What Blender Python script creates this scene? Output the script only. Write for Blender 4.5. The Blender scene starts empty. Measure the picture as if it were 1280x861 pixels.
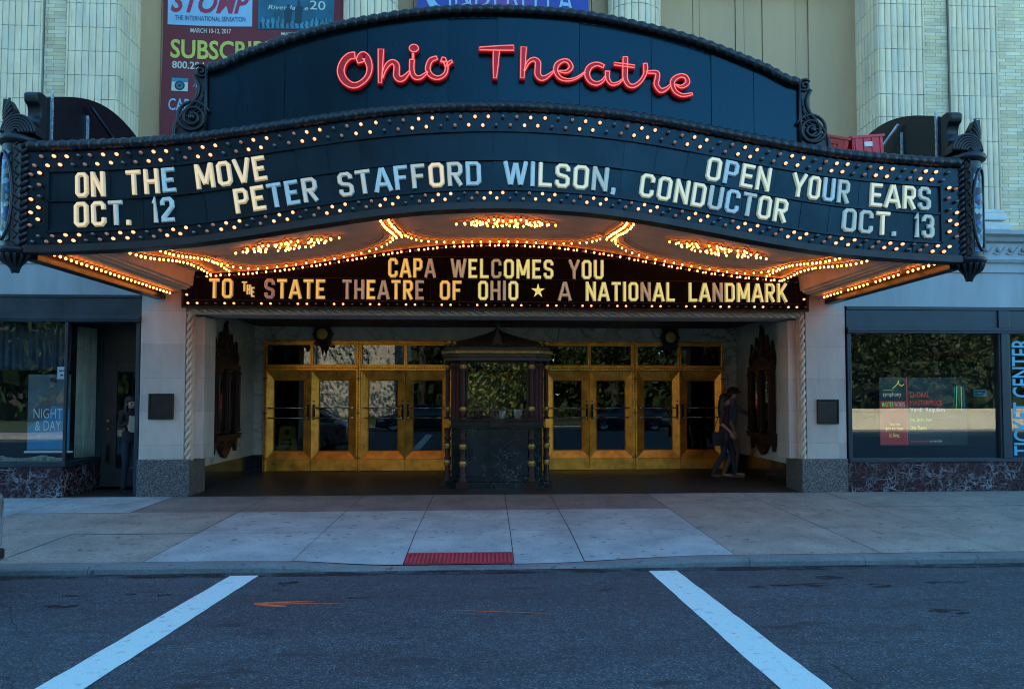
import bpy, bmesh, math, random
from mathutils import Vector, Matrix
R_ = math.radians
random.seed(7)
C = bpy.context.scene
COL = C.collection

# ------------------------------------------------------------------ camera
PSI, THETA, ZC = math.atan(.060), R_(2.5), 1.583
cam_d = bpy.data.cameras.new('camera')
cam = bpy.data.objects.new('camera', cam_d); COL.objects.link(cam)
cam.location = (0, 0, ZC); cam.rotation_euler = (math.pi/2 + THETA, 0, -PSI)
cam_d.sensor_width = 36; cam_d.lens = 36*1000/1280
cam_d.shift_x = -30/1280; cam_d.shift_y = (454.26 - 430.5)/1280
cam_d.clip_start = .05; cam_d.clip_end = 3000
C.camera = cam

# ------------------------------------------------------------------ sky and sun
SUN_EL, SUN_AZ = R_(39), R_(-14)          # sun stands behind the theatre; azimuth measured from +Y towards +X
w = bpy.data.worlds.new('World'); C.world = w; w.use_nodes = True
nt = w.node_tree; bg = nt.nodes['Background']
sky = nt.nodes.new('ShaderNodeTexSky'); sky.sky_type = 'NISHITA'; sky.sun_disc = False
sky.sun_elevation = SUN_EL; sky.sun_rotation = SUN_AZ
sky.air_density = 1.0; sky.dust_density = .0; sky.ozone_density = 1.6
tint = nt.nodes.new('ShaderNodeMix'); tint.data_type = 'RGBA'; tint.blend_type = 'MULTIPLY'; tint.inputs[0].default_value = 1
tint.inputs[7].default_value = (.58, 1.0, 1.10, 1)                # the deep blue-green sky of the photograph
nt.links.new(sky.outputs[0], tint.inputs[6]); nt.links.new(tint.outputs[2], bg.inputs[0]); bg.inputs[1].default_value = .15
sd = bpy.data.lights.new('sun', 'SUN'); sd.energy = 4.2; sd.angle = R_(.5); sd.color = (1, .93, .82)
so = bpy.data.objects.new('sun', sd); COL.objects.link(so)
sdir = Vector((math.sin(SUN_AZ)*math.cos(SUN_EL), math.cos(SUN_AZ)*math.cos(SUN_EL), math.sin(SUN_EL)))
so.rotation_euler = sdir.to_track_quat('Z', 'Y').to_euler(); so.location = (0, 40, 40)
C.view_settings.view_transform = 'Standard'; C.view_settings.look = 'None'
C.view_settings.exposure = 2.08; C.view_settings.gamma = 1.0
C.cycles.use_denoising = True; C.cycles.filter_width = 1.05
C.cycles.max_bounces = 8; C.cycles.transparent_max_bounces = 16
C.cycles.sample_clamp_indirect = 6
E = .35                                    # scale of all lamps together

# ------------------------------------------------------------------ materials
def nmat(name):
    m = bpy.data.materials.new(name); m.use_nodes = True
    return m, m.node_tree, m.node_tree.nodes['Principled BSDF']
def N(t, kind, **kw):
    n = t.nodes.new(kind)
    for k, v in kw.items(): setattr(n, k, v)
    return n
def inp(t, sock, v):
    if hasattr(v, 'is_linked') or isinstance(v, bpy.types.NodeSocket): t.links.new(v, sock)
    else: sock.default_value = v
def math_(t, op, a, b=None, c=None):
    n = N(t, 'ShaderNodeMath', operation=op); inp(t, n.inputs[0], a)
    if b is not None: inp(t, n.inputs[1], b)
    if c is not None: inp(t, n.inputs[2], c)
    return n.outputs[0]
def mixc(t, fac, a, b, blend='MIX'):
    n = N(t, 'ShaderNodeMix', data_type='RGBA', blend_type=blend)
    inp(t, n.inputs[0], fac); inp(t, n.inputs[6], a if not isinstance(a, tuple) else (*a[:3], 1)); inp(t, n.inputs[7], b if not isinstance(b, tuple) else (*b[:3], 1))
    return n.outputs[2]
def ramp(t, fac, stops, interp='LINEAR'):
    n = N(t, 'ShaderNodeValToRGB'); cr = n.color_ramp; cr.interpolation = interp
    while len(cr.elements) < len(stops): cr.elements.new(.5)
    for e, (p, c) in zip(cr.elements, stops):
        e.position = p; e.color = (*c, 1) if isinstance(c, tuple) else (c, c, c, 1)
    inp(t, n.inputs[0], fac); return n.outputs[0]
def coords(t, scale=(1, 1, 1)):
    tc = N(t, 'ShaderNodeTexCoord'); mp = N(t, 'ShaderNodeMapping'); t.links.new(tc.outputs['Object'], mp.inputs[0])
    mp.inputs['Scale'].default_value = scale; return mp.outputs[0]
def noise(t, vec, scale, detail=4, rough=.55, dist=0):
    n = N(t, 'ShaderNodeTexNoise'); inp(t, n.inputs['Vector'], vec); n.inputs['Scale'].default_value = scale
    n.inputs['Detail'].default_value = detail; n.inputs['Roughness'].default_value = rough; n.inputs['Distortion'].default_value = dist
    return n.outputs[0]
def bump(t, p, h, strength=.3, dist=.01):
    b = N(t, 'ShaderNodeBump'); b.inputs['Strength'].default_value = strength; b.inputs['Distance'].default_value = dist
    inp(t, b.inputs['Height'], h); t.links.new(b.outputs[0], p.inputs['Normal'])
def mat(name, col, rough=.6, metal=0, var=.18, scale=3., fine=0, bmp=0, bscale=60, streak=False, emit=None, estr=0, coat=0, spec=None, tint=None):
    m, t, p = nmat(name)
    v = coords(t, (1, 1, .18) if streak else (1, 1, 1))
    f = noise(t, v, scale, 6, .6)
    k = ramp(t, f, [(.28, 1-var), (.72, 1+var)])
    c = mixc(t, 1.0, tuple(col), k, 'MULTIPLY')
    if fine:
        g = noise(t, coords(t), 140, 2); c = mixc(t, 1.0, c, ramp(t, g, [(.3, 1-fine), (.7, 1+fine)]), 'MULTIPLY')
    t.links.new(c, p.inputs['Base Color'])
    p.inputs['Roughness'].default_value = rough; p.inputs['Metallic'].default_value = metal
    if rough < .9: t.links.new(ramp(t, f, [(.3, max(.02, rough*.8)), (.7, min(1, rough*1.25))]), p.inputs['Roughness'])
    if bmp: bump(t, p, noise(t, coords(t), bscale, 5), bmp, .01)
    if coat: p.inputs['Coat Weight'].default_value = coat; p.inputs['Coat Roughness'].default_value = .12
    if spec is not None: p.inputs['Specular IOR Level'].default_value = spec
    if tint: p.inputs['Specular Tint'].default_value = (*tint, 1)
    if emit: p.inputs['Emission Color'].default_value = (*emit, 1); p.inputs['Emission Strength'].default_value = estr*E
    return m
def emis(name, col, s):
    m, t, p = nmat(name); p.inputs['Base Color'].default_value = (*[c*.5 for c in col], 1)
    p.inputs['Emission Color'].default_value = (*col, 1); p.inputs['Emission Strength'].default_value = s*E
    p.inputs['Roughness'].default_value = .25
    return m
def tiles(name, cols, wx, hz, joint, jcol, offx=0, rough=.5, jx=0., bmp=.25, axis=0, stagger=0.):
    """glazed blocks: colour varies block by block; dark joints"""
    m, t, p = nmat(name)
    tc = N(t, 'ShaderNodeTexCoord'); s = N(t, 'ShaderNodeSeparateXYZ'); t.links.new(tc.outputs['Object'], s.inputs[0])
    x = math_(t, 'ADD', s.outputs[axis], offx+500); z = math_(t, 'ADD', s.outputs[2], 100.)
    if axis == 0: x = math_(t, 'ADD', x, math_(t, 'MULTIPLY', s.outputs[1], 1.0))
    zi = math_(t, 'FLOOR', math_(t, 'DIVIDE', z, hz))
    if stagger: x = math_(t, 'ADD', x, math_(t, 'MULTIPLY', math_(t, 'MODULO', zi, 2.), wx*stagger))
    xi = math_(t, 'FLOOR', math_(t, 'DIVIDE', x, wx))
    cb = N(t, 'ShaderNodeCombineXYZ'); t.links.new(xi, cb.inputs[0]); t.links.new(zi, cb.inputs[1])
    wn = N(t, 'ShaderNodeTexWhiteNoise', noise_dimensions='2D'); t.links.new(cb.outputs[0], wn.inputs[0])
    n = len(cols); c = ramp(t, wn.outputs[0], [(i/n, c) for i, c in enumerate(cols)], 'CONSTANT')
    vv = coords(t, (1, 1, .35)); f = noise(t, vv, 2.2, 7, .62)
    c = mixc(t, 1., c, ramp(t, f, [(.25, .72), (.7, 1.1)]), 'MULTIPLY')
    fz = math_(t, 'MODULO', z, hz)
    fz = math_(t, 'ADD', fz, math_(t, 'MULTIPLY', noise(t, coords(t), 9, 2), .008))
    jm = math_(t, 'LESS_THAN', fz, joint)
    if jx: jm = math_(t, 'MAXIMUM', jm, math_(t, 'LESS_THAN', math_(t, 'MODULO', x, wx), jx))
    c = mixc(t, jm, c, tuple(jcol))
    t.links.new(c, p.inputs['Base Color']); p.inputs['Roughness'].default_value = rough
    bump(t, p, math_(t, 'SUBTRACT', math_(t, 'MULTIPLY', noise(t, coords(t), 40, 5), .3), jm), bmp, .008)
    return m
def marble(name, base, base2, vein, scale=3., width=.03, rough=.15, second=True, dist=.35):
    m, t, p = nmat(name); v = coords(t)
    nz = N(t, 'ShaderNodeTexNoise'); nz.inputs['Scale'].default_value = scale*1.3; nz.inputs['Detail'].default_value = 5; t.links.new(v, nz.inputs[0])
    va = N(t, 'ShaderNodeVectorMath', operation='MULTIPLY_ADD'); t.links.new(nz.outputs[1], va.inputs[0]); va.inputs[1].default_value = (dist,)*3; t.links.new(v, va.inputs[2])
    def veins(s, wd):
        vo = N(t, 'ShaderNodeTexVoronoi', feature='DISTANCE_TO_EDGE'); t.links.new(va.outputs[0], vo.inputs['Vector']); vo.inputs['Scale'].default_value = s
        return ramp(t, vo.outputs['Distance'], [(0, 1.), (wd, .0)])
    k = veins(scale, width)
    if second: k = math_(t, 'MAXIMUM', k, math_(t, 'MULTIPLY', veins(scale*2.7, width*1.6), .55))
    gate = ramp(t, noise(t, v, scale*.8, 3), [(.38, .1), (.62, 1.)])
    k = math_(t, 'MULTIPLY', k, gate)
    c = mixc(t, ramp(t, noise(t, v, scale*2, 6), [(.3, 0.), (.7, 1.)]), tuple(base), tuple(base2)); c = mixc(t, k, c, tuple(vein))
    t.links.new(c, p.inputs['Base Color']); p.inputs['Roughness'].default_value = rough
    return m
def glass(name, tint=(.85, .9, .92), ior=1.66, rough=.0):
    m, t, p = nmat(name); t.nodes.remove(p); out = t.nodes['Material Output']
    tr = N(t, 'ShaderNodeBsdfTransparent'); tr.inputs[0].default_value = (*tint, 1)
    gl = N(t, 'ShaderNodeBsdfGlossy'); gl.inputs['Roughness'].default_value = rough; gl.inputs[0].default_value = (.95, .97, 1, 1)
    fr = N(t, 'ShaderNodeFresnel'); ge = N(t, 'ShaderNodeNewGeometry')   # same reflectance on both faces of the sheet
    t.links.new(math_(t, 'POWER', ior, math_(t, 'MULTIPLY_ADD', ge.outputs['Backfacing'], -2., 1.)), fr.inputs[0])
    b = N(t, 'ShaderNodeBump'); b.inputs['Strength'].default_value = .02; b.inputs['Distance'].default_value = .02
    t.links.new(noise(t, coords(t), 1.1, 1), b.inputs['Height']); t.links.new(b.outputs[0], gl.inputs['Normal'])
    mx = N(t, 'ShaderNodeMixShader'); t.links.new(fr.outputs[0], mx.inputs[0]); t.links.new(tr.outputs[0], mx.inputs[1]); t.links.new(gl.outputs[0], mx.inputs[2])
    t.links.new(mx.outputs[0], out.inputs[0]); return m

MT = {}
MT['paint'] = mat('marquee_paint', (.003, .006, .010), .33, 0, .3, 2.5, .12, .04, 30, spec=.40, tint=(.45, .8, 1))
MT['paint_blue'] = mat('crown_paint', (.002, .008, .016), .26, 0, .28, 1.2, .1, .04, 30, streak=True, spec=.42, tint=(.30, .75, 1))
MT['iron'] = mat('cast_iron', (.007, .010, .014), .38, .1, .3, 8, .1, .12, 40)
MT['black'] = mat('black_trim', (.008, .009, .011), .4, 0, .3, 5)
MT['sign_brown'] = mat('inner_sign_panel', (.006, .004, .0035), .75, 0, .5, 4, spec=.08)
MT['strip'] = mat('galvanised_strip', (.45, .48, .5), .5, .3, .5, 18)
MT['plaster'] = mat('soffit_plaster', (.50, .40, .28), .7, 0, .22, 2.4, .05, .1, 25)
MT['gilt'] = mat('gilded_rib', (.78, .40, .11), .5, .1, .25, 8, .08)
MT['limestone'] = tiles('pier_limestone', [(.46, .385, .335), (.50, .425, .37), (.42, .36, .32), (.48, .41, .36)], 3., .545, .007, (.16, .15, .14), rough=.7)
MT['frieze'] = mat('frieze_stone', (.36, .385, .40), .7, 0, .25, 2.0, .08, .12, 30, streak=True)
CT = [(.82, .62, .40), (.80, .61, .40), (.84, .63, .40), (.76, .60, .41), (.82, .61, .38), (.80, .62, .42), (.70, .58, .41)]
_m, _t, _p = nmat('glazed_terracotta'); _a = N(_t, 'ShaderNodeAttribute', attribute_name='block'); _a.attribute_type = 'GEOMETRY'
_c = ramp(_t, _a.outputs['Fac'], [(i_/len(CT), c_) for i_, c_ in enumerate(CT)], 'CONSTANT')
_c = mixc(_t, 1., _c, ramp(_t, noise(_t, coords(_t, (1, 1, .35)), 3.5, 7, .62), [(.25, .74), (.7, 1.08)]), 'MULTIPLY')
_c = mixc(_t, ramp(_t, noise(_t, coords(_t, (9, 9, .8)), 2.0, 4, .6), [(.60, 0.), (.74, .35)]), _c, (.22, .20, .16))
_t.links.new(_c, _p.inputs['Base Color']); _p.inputs['Roughness'].default_value = .4; bump(_t, _p, noise(_t, coords(_t), 30, 4), .08, .01); MT['terracotta'] = _m
MT['terraedge'] = mat('terracotta_edge', (.60, .60, .56), .45, 0, .15, 4)
MT['brick'] = tiles('roman_brick', [(.80, .62, .36), (.86, .69, .45), (.70, .54, .33), (.82, .67, .45), (.88, .73, .51), (.76, .59, .37)], .29, .062, .009, (.25, .23, .19), rough=.7, jx=.008, stagger=.37, bmp=.5)
MT['bay'] = mat('bay_wall_stone', (.50, .315, .175), .75, 0, .14, 1.3, .06, .1, 20, streak=True)
MT['grout'] = mat('dark_grout', (.30, .29, .25), .9)
MT['granite'] = mat('grey_granite', (.09, .09, .092), .35, 0, .2, 4)
_m, _t, _p = nmat('speckled_granite'); _v = coords(_t)
_vo = N(_t, 'ShaderNodeTexVoronoi'); _vo.inputs['Scale'].default_value = 70; _t.links.new(_v, _vo.inputs[0])
_t.links.new(ramp(_t, _vo.outputs['Color'], [(.25, (.03, .03, .033)), (.5, (.085, .083, .083)), (.75, (.17, .16, .155))]), _p.inputs['Base Color']); _p.inputs['Roughness'].default_value = .4
MT['granite'] = _m
MT['redmarble'] = marble('wine_red_marble', (.016, .006, .008), (.045, .014, .018), (.30, .30, .34), 4.2, .05, .12)
MT['blackmarble'] = marble('black_marble', (.006, .008, .009), (.016, .022, .022), (.16, .17, .165), 1.9, .009, .16, False, .9)
MT['greymarble'] = marble('pale_porch_marble', (.46, .44, .38), (.30, .31, .26), (.12, .13, .11), 1.4, .05, .3, True, .8)
MT['brass'] = mat('brass_door', (.88, .365, .046), .33, .72, .42, 4, .10)
MT['brass_dark'] = mat('aged_brass', (.22, .14, .035), .42, .6, .35, 12)
MT['rod'] = mat('push_rod', (.55, .47, .40), .25, .9, .1, 5)
MT['bronze'] = mat('dark_bronze', (.026, .018, .012), .5, .2, .35, 14, 0, .2, 40, spec=.25)
MT['mahogany'] = mat('carved_mahogany', (.034, .012, .008), .42, 0, .4, 9, 0, .15, 50, spec=.2)
MT['curtainred'] = mat('maroon_curtain', (.06, .012, .014), .8, 0, .3, 10)
MT['boothroof'] = mat('booth_roof_bronze', (.045, .031, .023), .55, .25, .3, 6, .1)
MT['goldleaf'] = mat('gold_leaf', (.34, .20, .05), .35, .6, .3, 15)
MT['golddisc'] = mat('amber_dial', (.55, .33, .05), .4, .2, .25, 20)
MT['shopmetal'] = mat('storefront_metal', (.020, .034, .048), .40, .3, .3, 3, .08)
MT['shopdark'] = mat('shop_interior', (.012, .011, .010), .9)
MT['lobby'] = mat('lobby_wall', (.020, .011, .008), .9)
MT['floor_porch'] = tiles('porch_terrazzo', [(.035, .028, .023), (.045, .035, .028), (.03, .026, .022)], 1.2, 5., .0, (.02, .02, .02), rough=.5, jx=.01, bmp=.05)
MT['plaque'] = mat('bronze_plaque', (.018, .018, .016), .4, .5, .3, 12)
MT['glass'] = glass('window_glass')
MT['doorglass'] = glass('door_glass', (.55, .55, .5), 1.65)
MT['white_off'] = mat('letter_unlit', (.74, .72, .66), .35, 0, .1, 10)
MT['red_channel'] = mat('neon_channel_red', (.30, .003, .006), .45, 0, .2, 10, emit=(1, .005, .012), estr=.05)
MT['neon'] = emis('neon_tube', (1, .15, .13), .90)
MT['bulb_on'] = emis('bulb_lit', (1, .37, .18), 1.45)
MT['bulb_half'] = emis('bulb_fading', (1, .42, .28), .06)
MT['bulb_warm'] = emis('soffit_bulb_lit', (1, .25, .038), 13.0)
MT['bulb_off'] = mat('bulb_unlit', (.11, .11, .12), .12, 0, .1, 20, coat=1)
MT['socket'] = mat('lamp_socket', (.03, .022, .018), .5, .2)
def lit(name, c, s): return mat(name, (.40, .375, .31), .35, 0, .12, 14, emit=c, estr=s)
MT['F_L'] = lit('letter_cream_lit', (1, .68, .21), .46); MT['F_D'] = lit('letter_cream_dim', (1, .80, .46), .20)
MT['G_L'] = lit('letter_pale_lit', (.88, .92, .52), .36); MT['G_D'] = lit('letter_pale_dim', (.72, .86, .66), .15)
MT['I_L'] = lit('letter_amber_lit', (1, .54, .05), .50); MT['I_D'] = lit('letter_amber_dim', (1, .62, .30), .15)
MT['J_L'] = lit('letter_yellow_lit', (.86, .78, .20), .50); MT['J_D'] = lit('letter_yellow_dim', (.80, .70, .36), .18)
MT['asphalt'] = None

# ------------------------------------------------------------------ mesh helpers
ORG = {}
class MB:
    def __init__(s): s.v = []; s.f = []; s.m = []; s.s = []; s.att = None
    def add(s, vs, fs, m=0, smooth=False):
        o = len(s.v); s.v += [tuple(v) for v in vs]
        for f in fs: s.f.append([o+i for i in f]); s.m.append(m); s.s.append(smooth)
    def box(s, x0, x1, y0, y1, z0, z1, m=0):
        s.add([(x0,y0,z0),(x1,y0,z0),(x1,y1,z0),(x0,y1,z0),(x0,y0,z1),(x1,y0,z1),(x1,y1,z1),(x0,y1,z1)],
              [(0,3,2,1),(4,5,6,7),(0,1,5,4),(1,2,6,5),(2,3,7,6),(3,0,4,7)], m)
    def quad(s, a, b, c, d, m=0): s.add([a, b, c, d], [(0,1,2,3)], m)
    def prism(s, poly, fn, d0, d1, m=0, mside=None):
        n = len(poly); vs = [fn(u, v, d0) for u, v in poly]+[fn(u, v, d1) for u, v in poly]
        s.add(vs, [list(range(n)), list(range(2*n-1, n-1, -1))], m)
        s.add(vs, [(i, (i+1) % n, n+(i+1) % n, n+i) for i in range(n)], m if mside is None else mside)
    def xz(s, poly, y0, y1, m=0): s.prism(poly, lambda u, v, d: (u, d, v), y0, y1, m)
    def yz(s, poly, x0, x1, m=0): s.prism(poly, lambda u, v, d: (d, u, v), x0, x1, m)
    def xy(s, poly, z0, z1, m=0): s.prism(poly, lambda u, v, d: (u, v, d), z0, z1, m)
    def tube(s, path, r, n=8, closed=False, m=0, smooth=True, cap=True):
        P = [Vector(p) for p in path]; k = len(P); rs = r if isinstance(r, (list, tuple)) else [r]*k
        vs = []; up = None
        for i in range(k):
            a = P[i-1] if (i > 0 or closed) else P[i]; b = P[(i+1) % k] if (i < k-1 or closed) else P[i]
            t = (b-a); t = t.normalized() if t.length > 1e-9 else Vector((0, 0, 1))
            if up is None:
                up = Vector((0, 1, 0)) if abs(t.y) < .9 else Vector((0, 0, 1))
            u = (up - t*up.dot(t)); u = u.normalized() if u.length > 1e-6 else t.orthogonal().normalized()
            up = u; w_ = t.cross(u)
            for j in range(n):
                q = 2*math.pi*j/n; vs.append(P[i]+(u*math.cos(q)+w_*math.sin(q))*rs[i])
        fs = []
        for i in range(k if closed else k-1):
            i2 = (i+1) % k
            fs += [(i*n+j, i*n+(j+1) % n, i2*n+(j+1) % n, i2*n+j) for j in range(n)]
        s.add(vs, fs, m, smooth)
        if not closed and cap: s.add(vs[:n], [list(range(n-1, -1, -1))], m); s.add(vs[-n:], [list(range(n))], m)
    def lathe(s, prof, c=(0,0,0), n=16, m=0, a0=0, a1=2*math.pi, sx=1, sy=1, smooth=True):
        full = abs(a1-a0-2*math.pi) < 1e-6; k = n if full else n+1; vs = []
        for r, z in prof:
            for j in range(k):
                q = a0+(a1-a0)*j/n; vs.append((c[0]+r*math.cos(q)*sx, c[1]+r*math.sin(q)*sy, c[2]+z))
        fs = []
        for i in range(len(prof)-1):
            for j in range(n): 
                j2 = (j+1) % k; fs.append((i*k+j, i*k+j2, (i+1)*k+j2, (i+1)*k+j))
        s.add(vs, fs, m, smooth)
    def sphere(s, c, r, seg=8, rings=5, m=0, sc=(1,1,1)):
        vs = [(c[0], c[1], c[2]+r*sc[2])]
        for i in range(1, rings):
            t = math.pi*i/rings
            for j in range(seg):
                q = 2*math.pi*j/seg; vs.append((c[0]+r*sc[0]*math.sin(t)*math.cos(q), c[1]+r*sc[1]*math.sin(t)*math.sin(q), c[2]+r*sc[2]*math.cos(t)))
        vs.append((c[0], c[1], c[2]-r*sc[2])); L = len(vs)-1
        fs = [(0, 1+j, 1+(j+1) % seg) for j in range(seg)]
        for i in range(rings-2):
            a = 1+i*seg; b = a+seg; fs += [(a+j, b+j, b+(j+1) % seg, a+(j+1) % seg) for j in range(seg)]
        a = 1+(rings-2)*seg; fs += [(a+j, L, a+(j+1) % seg) for j in range(seg)]
        s.add(vs, fs, m, True)
    def grid(s, fn, nu, nv, m=0, smooth=True):
        vs = [fn(i/nu, j/nv) for i in range(nu+1) for j in range(nv+1)]
        s.add(vs, [(i*(nv+1)+j, (i+1)*(nv+1)+j, (i+1)*(nv+1)+j+1, i*(nv+1)+j+1) for i in range(nu) for j in range(nv)], m, smooth)
    def ribbon(s, pts, hw, fn, prof, closed=False, mats=(0,)):
        """sweep a section along 2-D points; prof = [(fraction of half width, depth)]; fn(u, v, depth) -> world"""
        k = len(pts); hs = hw if isinstance(hw, (list, tuple)) else [hw]*k
        L, Rr = offsets(pts, hs, closed); q = len(prof); vs = []
        for i in range(k):
            for f, d in prof:
                a = .5+.5*f; u = L[i][0]*(1-a)+Rr[i][0]*a; v = L[i][1]*(1-a)+Rr[i][1]*a
                vs.append(fn(u, v, d))
        for i in range(k if closed else k-1):
            i2 = (i+1) % k
            for j in range(q-1): s.add([vs[i*q+j], vs[i2*q+j], vs[i2*q+j+1], vs[i*q+j+1]], [(0,1,2,3)], mats[min(j, len(mats)-1)])
        if not closed:
            s.add(vs[:q], [list(range(q))], mats[0]); s.add(vs[-q:], [list(range(q-1, -1, -1))], mats[0])
    def mesh(s, me, fn, m=0):
        s.add([fn(*v.co) for v in me.vertices], [list(p.vertices) for p in me.polygons], m)
    def build(s, name, mats, parent=None, loc=None, bevel=0, recalc=True, solid=0):
        me = bpy.data.meshes.new(name); org = Vector(loc) if loc is not None else (ORG[parent.name] if parent else Vector((0,0,0)))
        me.from_pydata([tuple(Vector(v)-org) for v in s.v], [], s.f)
        for mm in (mats if isinstance(mats, (list, tuple)) else [mats]): me.materials.append(MT[mm] if isinstance(mm, str) else mm)
        me.polygons.foreach_set('material_index', s.m); me.polygons.foreach_set('use_smooth', s.s)
        if recalc:
            b = bmesh.new(); b.from_mesh(me); bmesh.ops.remove_doubles(b, verts=b.verts, dist=1e-5); bmesh.ops.recalc_face_normals(b, faces=b.faces); b.to_mesh(me); b.free()
        if s.att: me.attributes.new('block', 'FLOAT', 'FACE').data.foreach_set('value', s.att)
        me.update()
        o = bpy.data.objects.new(name, me); COL.objects.link(o); ORG[o.name] = org.copy()
        if parent: o.parent = parent
        else: o.location = org
        if bevel:
            bv = o.modifiers.new('bevel', 'BEVEL'); bv.width = bevel; bv.segments = 2; bv.limit_method = 'ANGLE'; bv.angle_limit = R_(40)
        return o
def offsets(pts, hs, closed):
    k = len(pts); L = []; Rr = []
    for i in range(k):
        p = Vector(pts[i]); a = Vector(pts[i-1]) if (i > 0 or closed) else None; b = Vector(pts[(i+1) % k]) if (i < k-1 or closed) else None
        d1 = (p-a).normalized() if a is not None and (p-a).length > 1e-9 else None; d2 = (b-p).normalized() if b is not None and (b-p).length > 1e-9 else None
        d1 = d1 or d2; d2 = d2 or d1; n1 = Vector((-d1.y, d1.x)); n2 = Vector((-d2.y, d2.x)); n = n1+n2
        n = n.normalized() if n.length > 1e-6 else n1
        s_ = min(1/max(.35, n.dot(n1)), 2.0)
        L.append(tuple(p+n*hs[i]*s_)); Rr.append(tuple(p-n*hs[i]*s_))
    return L, Rr
def spline(pts, sub=6, closed=False):
    """Catmull-Rom through tuples of any length"""
    k = len(pts); out = []
    for i in range(k if closed else k-1):
        p0 = pts[i-1] if (i > 0 or closed) else pts[i]; p1 = pts[i]; p2 = pts[(i+1) % k]; p3 = pts[(i+2) % k] if (i+2 < k or closed) else p2
        for j in range(sub):
            t = j/sub
            out.append(tuple(.5*((2*b)+(c-a)*t+(2*a-5*b+4*c-d)*t*t+(3*b-a-3*c+d)*t**3) for a, b, c, d in zip(p0, p1, p2, p3)))
    if not closed: out.append(tuple(pts[-1]))
    return out
def hermite(tab):
    xs = [a for a, _ in tab]; ys = [b for _, b in tab]; n = len(xs)
    ms = [0]+[(ys[i+1]-ys[i-1])/(xs[i+1]-xs[i-1]) for i in range(1, n-1)]+[0]
    def f(x):
        x = min(max(x, xs[0]), xs[-1]); i = 0
        while i < n-2 and x > xs[i+1]: i += 1
        h = xs[i+1]-xs[i]; t = (x-xs[i])/h
        return ys[i]*(2*t**3-3*t*t+1)+ms[i]*h*(t**3-2*t*t+t)+ys[i+1]*(3*t*t-2*t**3)+ms[i+1]*h*(t**3-t*t)
    return f
def thing(name, label, cat, loc=(0,0,0), group=None):
    o = bpy.data.objects.new(name, None); COL.objects.link(o); o.location = loc; o.empty_display_size = .2
    o['label'] = label; o['category'] = cat; ORG[o.name] = Vector(loc)
    if group: o['group'] = group
    return o
def tag(o, label=None, cat=None, group=None, kind=None):
    if label: o['label'] = label
    if cat: o['category'] = cat
    if group: o['group'] = group
    if kind: o['kind'] = kind
    return o
def copy_tree(o, parent=None):
    c = o.copy(); COL.objects.link(c); ORG[c.name] = ORG[o.name].copy()
    if parent: c.parent = parent
    for ch in [x for x in COL.objects if x.parent == o]: copy_tree(ch, c)
    return c
def text_mesh(s, bold=0., spacing=1., shear=0.):
    cu = bpy.data.curves.new('lettering', 'FONT'); cu.body = s; cu.offset = bold; cu.space_character = spacing; cu.shear = shear; cu.resolution_u = 3; cu.fill_mode = 'FRONT'
    o = bpy.data.objects.new('lettering', cu); COL.objects.link(o)
    dg = bpy.context.evaluated_depsgraph_get(); me = bpy.data.meshes.new_from_object(o.evaluated_get(dg))
    bpy.data.objects.remove(o); bpy.data.curves.remove(cu); return me
def put_text(mb, s, x0, x1, z0, z1, y, m=0, bold=0., shear=0., fn=None, spacing=1.):
    """flat lettering that fills the rectangle x0..x1, z0..z1 on the plane at y (or through fn(u, v))"""
    me = text_mesh(s, bold, spacing, shear); xs = [v.co.x for v in me.vertices]; ys = [v.co.y for v in me.vertices]
    a, b, c, d = min(xs), max(xs), min(ys), max(ys)
    def f(x, yy, zz):
        u = x0+(x-a)/(b-a)*(x1-x0); v = z0+(yy-c)/(d-c)*(z1-z0)
        return fn(u, v) if fn else (u, y, v)
    mb.mesh(me, f, m); bpy.data.meshes.remove(me)

def small_print(mb, x0, x1, z0, z1, y, m=0):
    """print too small to read in the photograph: word-long dashes"""
    x = x0
    while x < x1-.01:
        l = min(random.uniform(.015, .06), x1-x); mb.quad((x, y, z0), (x+l, y, z0), (x+l, y, z1), (x, y, z1), m); x += l+.012

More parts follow.
